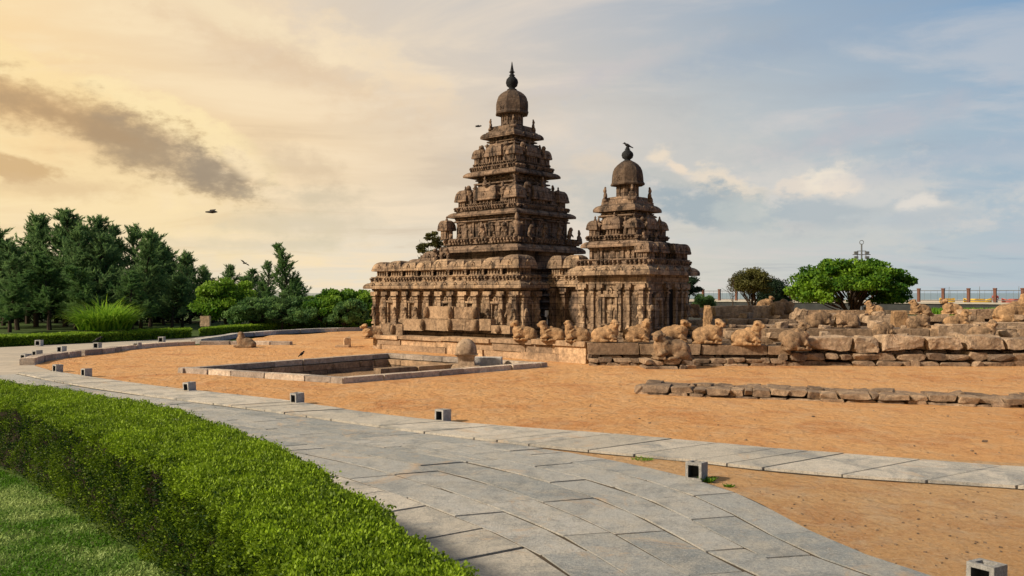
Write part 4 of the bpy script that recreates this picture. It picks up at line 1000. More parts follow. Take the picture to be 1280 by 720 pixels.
# upper rows on the ruined terrace
up_rows = [
 (3,1025,409,34.5,1.15,0,'dark headless bull on the terrace, below the round green tree left edge',True),
 (3,1057,409,34.5,1.1,180,'squared headless bull lump on the terrace, right under the tree stems',True),
 (0,1148,411,34.0,1.05,-5,'blocky bull rump shape on the terrace left of the leaning one',True),
 (4,1196,409,34.0,1.0,-8,'bull leaning forward with raised neck on the terrace, before the dark sea wall',False),
 (1,1093,393,38.5,.85,185,'small upright bull with rough head on the back wall, beside the tree',False),
 (1,1150,393,38.5,.95,182,'small carved bull on the back wall in front of the first fence post',False),
 (0,1190,393,38.5,.95,180,'clean outlined small bull facing left on the back wall, below the yellow boat',False),
 (4,1266,402,37.0,1.5,-10,'large bull at the right edge of the picture on its own plinth',False),
 (0,957,385,41.0,.8,0,'small rounded bull on top of the long blocks at the back',False),
 (3,978,396,38.0,1.3,0,'big rounded dark bull torso at the right end of the long back blocks',True),
 (1,1228,424,31.2,1.0,-25,'bull with a bent neck half hidden behind the front boulders at the right',True),
 (3,1105,420,33.0,.9,0,'round bull torso low in the second wall, under the upright carved slab',True)]
for r_ in up_rows: place_bull(*r_[:6], r_[6], dark=r_[7])
# old headless beast by the kerb at left
me = blob('beast_statue', [('s',(.12,0,.2),(.40,.25,.24)),('s',(.35,0,.15),(.25,.24,.18)),('c',[(-.12,0,.1),(-.2,0,.4),(-.18,0,.56)],[.25,.23,.17]),('s',(-.22,0,.6),(.17,.15,.13)),('b',(0,0,.04),(.5,.26,.05))], .03, .03, 4, 9)
o = link('beast_statue', me, M['nandi_dark'], None, True); o.location = W(306,434,39.6); o.rotation_euler = (0,0,R(-10)); o.scale = (.95,.95,1.0); tag(o, 'lone eroded dark animal statue at the end of the low kerb in the sand', 'beast statue')

# ================================================================== ruined walls on the right
def wallthing(label, name='ruined_wall', cat='wall'): return empty(name, label, cat)
def X2(px, Yd): return (px-640)/F*Yd
# slab wall front with rubble footing
wt = wallthing('low wall of long carved slabs on rubble footing, carrying the row of right-facing bulls')
yA = 30.0
coursed('slab_course', (X2(735,yA),yA), (X2(985,yA),yA-.3), .9, .36, .82, 1, 2.1, M['block'], wt, 61, .95, .05, (.40,.70), side=1, wf=(.8,1.3))
coursed('ledge_course', (X2(735,yA),yA+.05), (X2(985,yA),yA), .8, .20, .36, 1, .5, M['rubble'], wt, 62, .6, .15, side=1)
coursed('rubble_footing', (X2(737,yA-.35),yA-.25), (X2(985,yA-.5),yA-.45), .7, -.08, .27, 2, .5, M['rubble'], wt, 63, .55, .2, side=1)
coursed('rubble_spur', (X2(805,28.5),28.45), (X2(872,28.5),28.5), .95, -.06, .31, 2, .42, M['rubble'], wt, 66, .6, .2, side=1)
wt = wallthing('rough rubble wall under the big boulders at the right front of the ruins')
coursed('rubble_footing', (X2(975,yA-.4),yA-.4), (X2(1420,yA-.4),yA-.6), .9, -.08, .46, 2, .62, M['rubble'], wt, 64, .5, .22, side=1)
coursed('rubble_core', (X2(975,yA),yA+.1), (X2(1420,yA),yA), 1.2, .3, .75, 2, .6, M['rubble'], wt, 65, .5, .2, side=1)
labs = [('long cracked boulder with a dark hollow under it, left end of the boulder row',1009,1064,421,438),('rounded tan boulder second in the row, broken at its foot',1064,1097,421,441),
        ('long pale boulder with a ridged top in the middle of the row',1098,1156,419,437),('flat-sided pale block between two long boulders',1157,1203,422,438),
        ('sloping wedge-shaped boulder right of the flat pale block',1204,1251,420,438),('pale boulder cut by the right edge of the picture',1253,1300,424,438)]
for i, (lb, a, b, t0, t1) in enumerate(labs):
    yd = 29.9; hx_ = (X2(b,yd)-X2(a,yd))/2; hz_ = (t1-t0)/2/F*yd
    rk = rocks_obj('boulder', [(Vector((0,0,0)), (hx_*1.0,.5,hz_*1.05), dict(rz=0,seed=100+i,block=.72,amp=.28,sub=3))], M['boulder'])
    rk.location = ((X2(a,yd)+X2(b,yd))/2, yd+.2, CH-((t0+t1)/2-HZ)/F*yd); tag(rk, lb, 'boulder', 'big boulders on the right front wall')
# terrace body (rises behind)
tr = wallthing('stepped terrace of stone courses behind the boulders, carrying the upper bulls', 'stone_terrace', 'terrace')
bm = bmesh.new()
def tbox(a, b, y0_, y1_, z): 
    hexa(bm, [(X2(a,y0_),y0_,-.1),(X2(b,y0_),y0_,-.1),(X2(b,y0_)+1,y1_,-.1),(X2(a,y0_)+.5,y1_,-.1),(X2(a,y0_),y0_,z),(X2(b,y0_),y0_,z),(X2(b,y0_)+1,y1_,z),(X2(a,y0_)+.5,y1_,z)])
tbox(975,1400,31.2,33.2,.9); tbox(900,1400,33.2,38,1.13); tbox(880,1400,38,40.5,1.5)
bobj('fill', bm, M['rubble'], tr)
coursed('block_course', (X2(905,33),32.9), (X2(1400,33),32.6), .6, .86, 1.18, 1, .8, M['block'], tr, 71, .9, .06, side=1)
coursed('lower_course', (X2(930,31.6),31.6), (X2(1400,31.6),31.4), .7, .5, .92, 2, .7, M['block'], tr, 72, .8, .1, side=1)
coursed('rough_course', (X2(880,37.6),37.6), (X2(1230,37.6),37.4), .7, 1.05, 1.56, 2, .8, M['block'], tr, 73, .85, .1, side=1)
coursed('rough_course', (X2(862,33.6),33.6), (X2(1010,33.6),33.6), .9, .9, 1.3, 2, .5, M['rubble'], tr, 74, .5, .2, side=1)
coursed('rough_course', (X2(862,35.5),35.5), (X2(1060,35.5),35.4), .9, 1.0, 1.45, 2, .7, M['rubble'], tr, 75, .65, .15, side=1)
# things standing on it
def single(name, label, cat, px, py, Yd, s, seed, block=.7, amp=.2, mat='boulder', rz=0, group=None):
    o = rocks_obj(name, [(Vector((0,0,s[2])), s, dict(rz=rz,seed=seed,block=block,amp=amp,sub=3))], M[mat]); o.location = W(px,py,Yd)
    return tag(o, label, cat, group)
gs = 'loose stones on the terrace'
single('stone_block','long rough block on the back terrace, left of the two long ones','block',914,397,38.0,(.88,.4,.27),201,.8,.2)
single('stone_block','long rough block on the back terrace, under the small rounded bull','block',952,397,38.2,(.66,.4,.27),202,.85,.2)
single('standing_stone','tall pointed stone standing behind the bull right of the small temple','stone',884,412,32.0,(.14,.14,.48),203,.3,.3,'nandi')
single('stone','upright rounded stone on the rubble pile beside the small temple','stone',868,394,36.5,(.18,.2,.24),204,.3,.2,'nandi')
single('stone','round stone at the left foot of the rubble pile beside the small temple','stone',861,396,35.0,(.2,.2,.18),205,.2,.2,'nandi')
single('stone','squared stone in the middle of the rubble pile','stone',880,396,37.0,(.24,.22,.2),206,.6,.2)
single('stone','flat-topped stone under the low bush','stone',891,397,38.5,(.3,.3,.24),207,.6,.2)
single('stone','dark shadowed boulder left of the headless bulls on the terrace','stone',998,404,36.0,(.32,.3,.35),208,.2,.4,'rubble')
single('carved_slab','upright carved slab with slanting top, left of the blocky bull','carved slab',1124,409,34.2,(.30,.16,.34),209,.85,.12,'nandi')
single('stone_block','cream block stack under the small upright bull','block',1096,404,36.2,(.5,.35,.16),210,.8,.2)
single('stone','round stone on the cream block stack','stone',1098,398,36.5,(.24,.22,.15),215,.2,.2)
single('stone_block','long dark weathered block at the right of the back wall','block',1233,398,38.0,(.62,.35,.22),211,.9,.12,'rubble')
single('stone_block','tan block left of the dark weathered one on the back wall','block',1207,398,38.0,(.3,.35,.20),212,.9,.12)
single('stone_block','square block in the second wall under the leaning bull','block',1199,422,33,(.42,.3,.27),213,.92,.08)
single('stone_block','round-ended block in the second wall','block',1178,422,33,(.30,.3,.25),216,.75,.1)
single('plinth','broad plinth block under the bull at the right edge','plinth',1262,416,35.5,(1.3,.6,.22),214,.93,.06)
single('stone','fallen stone in the gap right of the bent-neck bull','stone',1258,424,31.4,(.3,.3,.16),217,.3,.3)
single('stone_block','rough block row end behind the two headless bulls','block',1040,401,37,(.6,.35,.17),218,.85,.15)
for i,(px,lb) in enumerate(((1072,'small square block on the back wall right of the tree stems'),(1110,'longer block on the back wall left of the carved small bull'),(1168,'short block on the back wall between the two small bulls'))):
    single('stone_block', lb, 'block', px, 402, 37.2, (.4+.15*(i==1),.3,.16), 220+i, .9, .1)

rr0 = random.Random(77)
marks = [(880,'beside the small temple'),(922,'below the two long rough blocks'),(966,'below the dark leaning tree'),(1004,'just left of the boulder row'),(1044,'above the long cracked boulder'),(1084,'under the right part of the round tree'),(1130,'above the ridged pale boulder'),(1180,'above the flat-sided pale block'),(1225,'above the wedge-shaped boulder'),(1272,'close to the right edge of the picture')]
ledges = [('lowest',437,30.5),('second',423,31.7),('third',411,33.6),('top',398,36.6)]
for li, (ln, py, Yd) in enumerate(ledges):
    for mi, (px, mk) in enumerate(marks):
        sz = rr0.uniform(.10,.22); o = rocks_obj('loose_stone', [(Vector((0,0,sz*.5)), (sz*rr0.uniform(1,1.6), sz, sz*rr0.uniform(.5,.9)), dict(rz=rr0.random()*3, seed=500+li*20+mi, block=rr0.uniform(.4,.8), amp=.3))], M[rr0.choice(('boulder','rubble','boulder'))])
        o.location = W(px+rr0.uniform(-14,14), py+rr0.uniform(-2,2), Yd); tag(o, 'small loose stone on the %s ledge, %s' % (ln, mk), 'stone', 'loose stones on the ruined terrace')
# low rubble wall in the sand, right foreground
lw_ = wallthing('long low rubble wall running through the sand towards the right edge')
a = G(793,494); b = Vector((13.5,18.2,0))
coursed('front_course', (a.x,a.y), (b.x,b.y), .75, -.10, .24, 2, .40, M['rubble'], lw_, 81, .75, .25, (-.06,.20), side=1)
coursed('top_course', (a.x+.35,a.y+.6), (b.x,b.y+.5), .6, .0, .26, 1, .40, M['rubble'], lw_, 82, .65, .3, (-.06,.19), side=1)
coursed('back_course', (a.x+1.0,a.y+1.1), (b.x-3,b.y+1.1), .6, -.05, .24, 1, .42, M['rubble'], lw_, 83, .6, .3, (-.1,.12), side=1)

# ================================================================== kerbs at left
kb = [G(44,456.5), G(61,451), G(95,446), G(140,441.6), G(157,438), G(210,433), G(262,431), G(362,431.5)]
kt = empty('stone_kerb', 'curved low kerb of pale blocks between the sand and the old paving at the left', 'kerb')
pp = smoothc(kb, 1)
for i in range(len(pp)-1):
    if (pp[i+1]-pp[i]).length > .3: coursed('kerb_block', (pp[i].x,pp[i].y), (pp[i+1].x,pp[i+1].y), .5, -.02, .26-.006*i, 1, 1.3, M['kerb'], kt, 90+i, .93, .05, side=1)
kt = empty('garden_kerb', 'grey kerb wall curving below the far clipped hedges behind the sand', 'kerb')
kb = [G(252,430), G(275,426.5), G(300,422), G(345,418.5), G(400,415.5), G(478,413)]
for i in range(5): coursed('kerb_block', (kb[i].x,kb[i].y), (kb[i+1].x,kb[i+1].y), .5, 0, .26, 1, 2.0, M['greykerb'], kt, 101+i, .96, .03, side=1)

# ================================================================== light boxes
bm = bmesh.new(); sz = .125; hh = .26
vs = box(bm, -sz,sz,-sz,sz,0,hh)
fr = [f for f in bm.faces if abs(f.calc_center_median().y+sz) < .01][0]
bmesh.ops.recalc_face_normals(bm, faces=bm.faces[:])
bmesh.ops.inset_individual(bm, faces=[fr], thickness=.06)
r1 = bmesh.ops.inset_individual(bm, faces=[fr], thickness=.001, depth=-.17); fr.material_index = 1  # inner faces of the opening coloured dark as painted shade
for f_ in r1['faces']: f_.material_index = 1
tp = [f for f in bm.faces if abs(f.calc_center_median().z-hh) < .003 and len(f.verts) == 4 and abs(f.normal.z) > .9][0]
bmesh.ops.inset_individual(bm, faces=[tp], thickness=.07); bmesh.ops.inset_individual(bm, faces=[tp], thickness=.001, depth=-.05)
weather(bm, .05, .003, 6, 1)
bme = bpy.data.meshes.new('light_box'); bm.to_mesh(bme); bm.free(); bme.materials.append(M['lightbox']); bme.materials.append(M['seawall'])  # sea wall stone reused as the painted shade inside the opening
LB = [(1243,746,-50,'granite light box at the very bottom right corner, seen from above'),(873,602,-38,'granite light box by the path with green weeds at its foot'),(553,528,-40,'granite light box at the sand edge below the tank and the temple corner'),
      (370,505,-38,'granite light box at the sand edge just left below the near corner of the tank'),(235,490,-38,'granite light box at the sand edge below the left corner of the tank'),(105.6,471,-30,'granite light box on the sand edge, right one of the pair near the kerb start'),
      (69.5,465.5,-30,'granite light box on the sand edge, left one of the pair near the kerb start'),(30,452,-20,'granite light box on the paving, farthest left by the kerb start'),(44.6,447,-20,'granite light box standing at the kerb start right behind the first one'),
      (75,441,-15,'granite light box behind the first kerb blocks at left'),(47,432.6,0,'granite light box alone on the paving close under the clipped hedge'),(120,436,-10,'granite light box behind the kerb with the crow sitting on it'),
      (170,436,-10,'granite light box behind the kerb right of the crow'),(201,428,0,'granite light box farthest back by the hedge end')]
for px, py, rz, lb in LB:
    p = G(px, py, .02); o = bpy.data.objects.new('light_box', bme); C.objects.link(o); o.location = p+Vector((0,.12,0)); o.rotation_euler = (0,0,R(rz))
    o.scale = (1.1,1.1,1.1) if p.y > 28 else (.93,.93,.95); o.rotation_euler = (R(random.uniform(-3,3)), R(random.uniform(-3,3)), R(rz+random.uniform(-6,6)))
    tag(o, lb, 'light box', 'granite light boxes along the path')

# stele
t = single('stele','small carved upright stone on the grass behind the gap in the hedges','stele',257,408,53,(.30,.15,.33),301,.9,.06,'boulder')

# ================================================================== vegetation
rng = np.random.default_rng(5)
def vnoise(P, f, s=0):
    return np.array([noise.noise(Vector((p[0]*f+s, p[1]*f, p[2]*f))) for p in P])
def hedge(name, label, inner, outer, h, nleaf, la, lb_, mat, coremat, seed, near=False, group=None, dens=None):
    rg = np.random.default_rng(seed); n = 300
    A = resample(smoothc(inner), n); B = resample(smoothc(outer), n)
    root = empty(name, label, 'hedge', (float(A[n//2][0]), float(A[n//2][1]), 0), 0, group)
    org = np.array([A[n//2][0], A[n//2][1], 0])
    # woody core, solid; near hedge's is coloured dark as shade in the gaps
    bm = bmesh.new(); prev = None
    for i in range(0, n, 3):
        c = (A[i]+B[i])/2; kk = .72 if near else .88; a = c+(A[i]-c)*kk; b = c+(B[i]-c)*kk
        r = [bm.verts.new((p[0]-org[0], p[1]-org[1], z)) for p, z in ((a,.02),(a,h-.09),(b,h-.09),(b,.02))]
        if prev:
            for k in range(3): bm.faces.new((prev[k], prev[k+1], r[k+1], r[k]))
        else: bm.faces.new(r)
        prev = r
    bm.faces.new(prev[::-1]); bobj('stems', bm, coremat, root)
    # leaf shell
    wd = np.linalg.norm(A-B, axis=1); Ls = np.linalg.norm(np.diff((A+B)/2, axis=0), axis=1).sum()
    wt_ = h*1.0; tot = wd.mean()+h+h*.5
    # length-wise density follows 1/distance so near parts carry more leaves
    dist = np.linalg.norm((A+B)/2, axis=1); pw = 1/np.maximum(dist, 3)**(1.25 if near else .6); pw /= pw.sum()
    ti = rg.choice(n-1, nleaf, p=pw[:-1]/pw[:-1].sum())+rg.random(nleaf); k = ti.astype(int); f = (ti-k)[:,None]
    a = A[k]*(1-f)+A[k+1]*f; b = B[k]*(1-f)+B[k+1]*f; dr = unit(b-a)
    s = rg.random(nleaf)*tot; P = np.zeros((nleaf,3)); Nn = np.zeros((nleaf,3))
    m1 = s < wd.mean(); m2 = (s >= wd.mean()) & (s < wd.mean()+h); m3 = ~(m1|m2)
    v = rg.random(nleaf)[:,None]
    P[:,:2] = np.where(m1[:,None], a+(b-a)*v, np.where(m2[:,None], a, b))
    zz_ = rg.random(nleaf)**.8*h; P[:,2] = np.where(m1, h, zz_)
    Nn[m1] = (0,0,1); Nn[m2,:2] = -dr[m2]; Nn[m3,:2] = dr[m3]
    # rounded shoulders and lumps
    ev = np.minimum(v[:,0], 1-v[:,0])*wd.mean(); P[m1,2] -= (np.clip(.12-ev[m1],0,None)**2)*3.5
    sc_ = np.where(m1, 1.0, 2.0 if near else 1.0); lum = vnoise(P, 1.5, seed)*np.where(m1,.05,.08)+vnoise(P, 5.5, seed+9)*.05*sc_+vnoise(P, 12, seed+3)*.03*sc_*(1 if near else 0)
    dep = -rg.random(nleaf)**1.6*np.where(m1,.075,.13)
    P += Nn*(lum+dep)[:,None]
    P += rg.normal(size=P.shape)*.012
    hole = (vnoise(P, 6.5, seed+21) < -.16) & ~m1 & (rg.random(nleaf) < .85) if near else np.zeros(nleaf, bool)
    shoot = m1 & (rg.random(nleaf) < .02) if near else np.zeros(nleaf, bool); P[shoot,2] += rg.random(shoot.sum())*.06
    P -= org
    ax = Nn*.9+np.array([0,0,.45])
    sz = rg.uniform(.7,1.3,nleaf)
    V = leaves(P, la*sz, lb_*sz, rg, ax, .9)
    tn = np.clip(rg.beta(2,2.2,nleaf)*.8+np.where(m1,.20,np.where(ev*0+P[:,2]>h*.85,.0,-.25 if near else -.05))+lum*2.6, 0, 1)  # tint carries painted shade: sides and hollows darker, top lighter
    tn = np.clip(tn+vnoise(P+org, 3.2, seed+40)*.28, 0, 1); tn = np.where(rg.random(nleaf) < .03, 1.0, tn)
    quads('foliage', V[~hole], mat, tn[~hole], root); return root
inner = [(-16,18.6),(-11.5,15.4),(-9.2,13.6),(-7.6,12.3),(-6.3,11.1),(-4.9,9.55),(-3.1,7.6),(-1.6,5.3),(-.85,3.9),(-.45,2.9)]
outer = [(-15.2,19.9),(-11.3,17.0),(-8.75,14.45),(-6.6,12.9),(-4.85,11.45),(-3.3,9.75),(-1.95,7.75),(-.72,5.55),(-.15,4.35),(.15,3.3)]
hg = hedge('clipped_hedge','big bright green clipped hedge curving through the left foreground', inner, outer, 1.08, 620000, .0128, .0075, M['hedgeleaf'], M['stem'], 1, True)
g0 = 'far clipped hedges behind the paving'
def Gp(px,py): p = G(px,py); return (p.x,p.y)
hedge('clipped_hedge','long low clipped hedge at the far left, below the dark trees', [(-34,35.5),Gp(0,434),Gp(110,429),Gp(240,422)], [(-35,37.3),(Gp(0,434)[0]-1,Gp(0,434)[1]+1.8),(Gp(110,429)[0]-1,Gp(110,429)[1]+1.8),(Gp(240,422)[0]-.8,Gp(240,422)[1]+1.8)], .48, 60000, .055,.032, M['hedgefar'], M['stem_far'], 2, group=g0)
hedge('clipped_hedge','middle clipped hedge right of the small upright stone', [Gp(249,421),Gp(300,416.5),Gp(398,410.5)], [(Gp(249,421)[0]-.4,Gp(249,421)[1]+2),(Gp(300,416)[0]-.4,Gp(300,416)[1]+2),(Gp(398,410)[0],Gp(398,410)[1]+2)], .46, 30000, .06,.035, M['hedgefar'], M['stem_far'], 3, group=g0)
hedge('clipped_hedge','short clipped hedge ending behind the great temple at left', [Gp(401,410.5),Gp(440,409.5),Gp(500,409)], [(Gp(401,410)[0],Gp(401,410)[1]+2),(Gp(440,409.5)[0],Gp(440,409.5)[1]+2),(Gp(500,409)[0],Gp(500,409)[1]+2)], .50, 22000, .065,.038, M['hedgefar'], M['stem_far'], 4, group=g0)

# lawn cover at lower left
nb = 330000; rg = np.random.default_rng(8)
x = rg.uniform(-13,-.6,nb); y = rg.uniform(4,17,nb)**1
I = np.array(inner); keep = np.interp(y[::1], I[::-1,1], I[::-1,0]) > x+.02
x, y = x[keep], y[keep]; nb = len(x)
P = np.stack([x,y,np.full(nb,.02)],1); big = vnoise(P,.55,4); P[:,2] += rg.random(nb)*.03
V = leaves(P, rg.uniform(.012,.03,nb), rg.uniform(.004,.011,nb), rg, np.array([0,0,.9]), 1.0)
big2 = vnoise(P,1.9,8); tn = np.clip(.40+big*1.3+big2*1.4+rg.normal(size=nb)*.25,0,1)
o = quads('grass', V, M['grassb'], tn); tag(o, kind='stuff')
# weed with pale leaves at the hedge foot
def sprig(name, label, loc, n, rad, h, a, b, mat, cat='weed', group=None, seed=0):
    rg = np.random.default_rng(seed); t = rg.random(n); ang = rg.random(n)*6.283; r_ = rad*np.sqrt(rg.random(n))*(.3+.7*t)
    P = np.stack([np.cos(ang)*r_, np.sin(ang)*r_, t*h], 1); ax = np.stack([np.cos(ang), np.sin(ang), np.full(n,.5)],1)
    o = quads(name, leaves(P,a*rg.uniform(.6,1.2,n),b*rg.uniform(.7,1.2,n),rg,ax,.5), mat, rg.random(n)); o.location = loc
    return tag(o, label, cat, group)
sprig('weed','pale-leaved weed growing at the foot of the big hedge', G(262,706)+Vector((.05,-.15,0)), 240, .24, .42, .04,.017, M['paleweed'], seed=1)
sprig('weed','small green weed at the foot of the granite light box', G(884,603), 260, .15, .07, .022,.012, M['round'], seed=2)
sprig('weed','tiny green weed tuft in the sand right of the light box', G(911,609), 120, .09, .03, .02,.01, M['round'], seed=3)
sprig('weed','thin weed patch at the kerb slab edge left of the light box', G(803,575), 200, .22, .03, .02,.008, M['bushl'], seed=4)

# ---- trees
def limb(bm, p, d, L_, r, rg, bend=.25, n=5, up=.1):
    pts = [Vector(p)]; rads = [r]; d = Vector(d).normalized()
    for i in range(n):
        d = (d+Vector(rg.normal(size=3))*bend*.5+Vector((0,0,up))).normalized(); pts.append(pts[-1]+d*L_/n); rads.append(r*(1-(i+1)/n*.75))
    tube(bm, pts, rads, 6); return pts
def broad_tree(name, label, loc, rx, rz_, zc, clumps, per, a, b, mat, seed, cat='tree', stems=4, sr=.12, flat=.6, cr=None, group=None, ry=None, trunk=True, hollow=.35, cut=None):
    rg = np.random.default_rng(seed); root = empty(name, label, cat, loc, 0, group); ry = ry or rx
    cc = []
    while len(cc) < clumps:
        p = rg.normal(size=3); p = p/np.linalg.norm(p)*(hollow+(1-hollow)*rg.random()**.5)
        if p[2] < -.55: continue
        cc.append((p[0]*rx, p[1]*ry, zc+p[2]*rz_))
    cc = np.array(cc); bm = bmesh.new()
    for k in range(stems):
        q = cc[rg.integers(len(cc))]; t0 = Vector((rg.normal()*sr, rg.normal()*sr, 0)) if trunk else Vector((0,0,0))
        limb(bm, t0, Vector((q[0]*.7,q[1]*.7,q[2])), np.linalg.norm(q)*.85, sr, rg, .25)
    for q in cc[::2]:
        s_ = Vector((q[0]*.25, q[1]*.25, max(.3, q[2]*.45))); dd = Vector(q)-s_; limb(bm, s_, dd, dd.length, sr*.35, rg, .2, 4, 0)
    bobj('trunk', bm, M['bark'], root)
    cr = cr or rx*.22; n = clumps*per; ci = np.repeat(np.arange(clumps), per)
    sc = rg.uniform(.6,1.35,clumps)[ci]; u = rg.normal(size=(n,3)); u = unit(u)*(rg.random(n)**.45)[:,None]
    P = cc[ci]+u*np.array([1,1,flat])*(cr*sc)[:,None]
    if cut is not None: P = P[(P[:,2] > cut) & ~((P[:,2] < cut+.75) & (np.abs(P[:,0]+.2) < 1.3+.5*np.sin(P[:,1]*2)))]
    n = len(P); ci = ci[:n]
    V = leaves(P, a*rg.uniform(.6,1.3,n), b*rg.uniform(.6,1.3,n), rg, np.array([0,0,.1]), 1)
    ct = rg.normal(size=clumps)*.22
    tn = np.clip(.42+ct[ci]+rg.normal(size=n)*.15+u[:n,2]*.12,0,1)
    quads('crown', V, mat, tn, root); return root
broad_tree('round_tree','broad round-crowned bright green tree behind the ruins, in front of the lamp mast', W(1064,400,50), 3.4, 1.75, 1.85, 120, 300, .11,.065, M['round'], 11, stems=9, sr=.13, cr=.62, ry=3.2, cut=1.05)
broad_tree('small_tree','small olive-green tree with visible forked stem, left of the pair by the railing', W(938,394,56), 1.25, .85, 2.15, 50, 260, .09,.03, M['olive'], 12, stems=4, sr=.09, cr=.5)
broad_tree('small_tree','small very dark leaning tree, right of the pair by the railing', W(968,395,59), 1.05, .95, 1.5, 50, 260, .09,.03, M['darkleaf'], 13, stems=3, sr=.09, cr=.5)
broad_tree('shrub','low rounded dark green shrub just right of the small temple', W(879,386,46), .62, .42, .3, 22, 160, .11,.025, M['casu2'], 14, cat='shrub', stems=3, sr=.03, cr=.25)
broad_tree('dark_tree','dark tree showing its branch tips behind the small temple edge', W(853,396,47), 1.0, 1.0, 1.5, 24, 220, .12,.03, M['darkleaf'], 15, stems=3, sr=.08, cr=.35)
broad_tree('tall_tree','tall thin-leaved tree showing only its tip above the great temple left shoulder', W(540,402,66), 1.1, 1.6, 5.7, 26, 120, .12,.05, M['olive'], 16, stems=3, sr=.12, cr=.36)
# bare sapling
t = empty('bare_sapling','thin leafless sapling between the shrub and the small olive tree','tree', W(915,394,54)); bm = bmesh.new(); rg = np.random.default_rng(3)
limb(bm,(0,0,0),(0,0,1),2.3,.05,rg,.06)
for k in range(8): limb(bm,(0,0,.9+k*.15),(rg.normal()*.6,rg.normal()*.6,.8),.8,.02,rg,.2,4)
bobj('trunk', bm, M['bark'], t)

# feathery casuarinas
def casuarina(seed, H, wd, nb_, mat, lean=0, per=110):
    rg = np.random.default_rng(seed); bm = bmesh.new(); tp = [Vector((0,0,0))]; d = Vector((lean,0,1)).normalized()
    for i in range(10): d = (d+Vector((rg.normal()*.05,rg.normal()*.05,.05))).normalized(); tp.append(tp[-1]+d*H/10)
    tube(bm, tp, [H*.017*(1-i/10.5) for i in range(11)], 7)
    Ps, Ax, Ts = [], [], []
    for k in range(nb_):
        t = .16+.84*(k+rg.random())/nb_; i = min(int(t*10),9); b0 = tp[i].lerp(tp[i+1], t*10-i)
        ang = rg.random()*6.283; L_ = wd*(1.0-t)**.6*rg.uniform(.45,1.45)+.30; upv = .35+1.3*t
        pts = limb(bm, b0, (math.cos(ang), math.sin(ang), upv), L_, H*.0045, rg, .2, 4, .06)
        A = np.array([tuple(q) for q in pts]); ntw = int(5+9*L_/wd); tn0 = np.clip(.45+rg.normal()*.2,0,1)
        bd_ = unit(A[-1]-A[0])
        for _ in range(ntw):
            s = rg.random()**.6*3.999; j_ = int(s); p0 = A[j_]*(1-(s-j_))+A[j_+1]*(s-j_)
            td = unit(bd_*.7+rg.normal(size=3)*.55+np.array([0,0,.25+.5*t])); tl = rg.uniform(.35,.95)*(1.1-.4*t)
            m = int(tl*26)+4; u = rg.random(m)[:,None]
            Ps.append(p0+td*u*tl+np.array([0,0,-.10])*u*u*tl+rg.normal(size=(m,3))*.045*(1.3-u)); Ax.append(np.tile(td*1.3,(m,1))); Ts.append(np.clip(tn0+rg.normal(size=m)*.12,0,1))
    P = np.concatenate(Ps); Ax = np.concatenate(Ax); n = len(P)
    V = leaves(P, rg.uniform(.09,.24,n), rg.uniform(.014,.03,n), rg, Ax, .7)
    me = bpy.data.meshes.new('casuarina_trunk'); bm.to_mesh(me); bm.free(); me.materials.append(M['bark'])
    o = quads('casuarina_crown', V, mat, np.concatenate(Ts)); m2 = o.data; bpy.data.objects.remove(o)
    return me, m2
CV = [casuarina(1, 9, 2.3, 95, M['casu']), casuarina(2, 9, 2.0, 85, M['casu'], .06), casuarina(3, 9, 2.7, 100, M['casu'], -.05), casuarina(4, 9, 1.7, 75, M['casu2']), casuarina(5,9,2.2,60,M['casu'],.03,80)]
def casu(px, pytop, Yd, v, label, sw=1.0, zb=0, group='casuarina trees behind the hedges', name='casuarina_tree', rz=None):
    z = CH-(pytop-HZ)/F*Yd; s = z/9.7; t = empty(name, label, 'tree', (X2(px,Yd),Yd,0), random.random()*6.28 if rz is None else rz, group)
    t.scale = (s*sw*1.3, s*sw*1.3, s)
    for nm, me in (('trunk',CV[v][0]),('crown',CV[v][1])):
        o = bpy.data.objects.new(nm, me); C.objects.link(o); o.parent = t
    return t
cas = [(-30,290,62,0,1.2),(4,285,66,2,1.15),(45,262,64,1,1.1),(22,300,58,4,1.3),(82,258,64,0,1.15),(106,268,66,2,1.1),(62,310,58,3,1.4),(128,290,60,2,1.2),(150,295,66,1,1.2),(170,278,68,4,1.1),(188,300,64,0,1.2),(108,330,56,3,1.5),(205,312,68,2,1.15),(222,305,72,1,1.0),(238,318,70,0,1.1),(252,330,66,4,1.15),(266,340,72,2,1.2),(165,335,57,3,1.5),(215,345,60,2,1.5),(12,335,55,3,1.5),(-60,300,60,1,1.2),(290,330,78,2,1.0),(315,335,82,0,1.2),(335,325,84,4,1.1)]
cas += [(34,275,70,3,1.0),(70,268,72,1,1.0),(94,275,60,4,.9),(140,280,72,0,1.0),(176,285,60,1,.9),(-5,272,72,0,1.1),(228,312,62,4,.9),(198,292,74,2,1.0)]
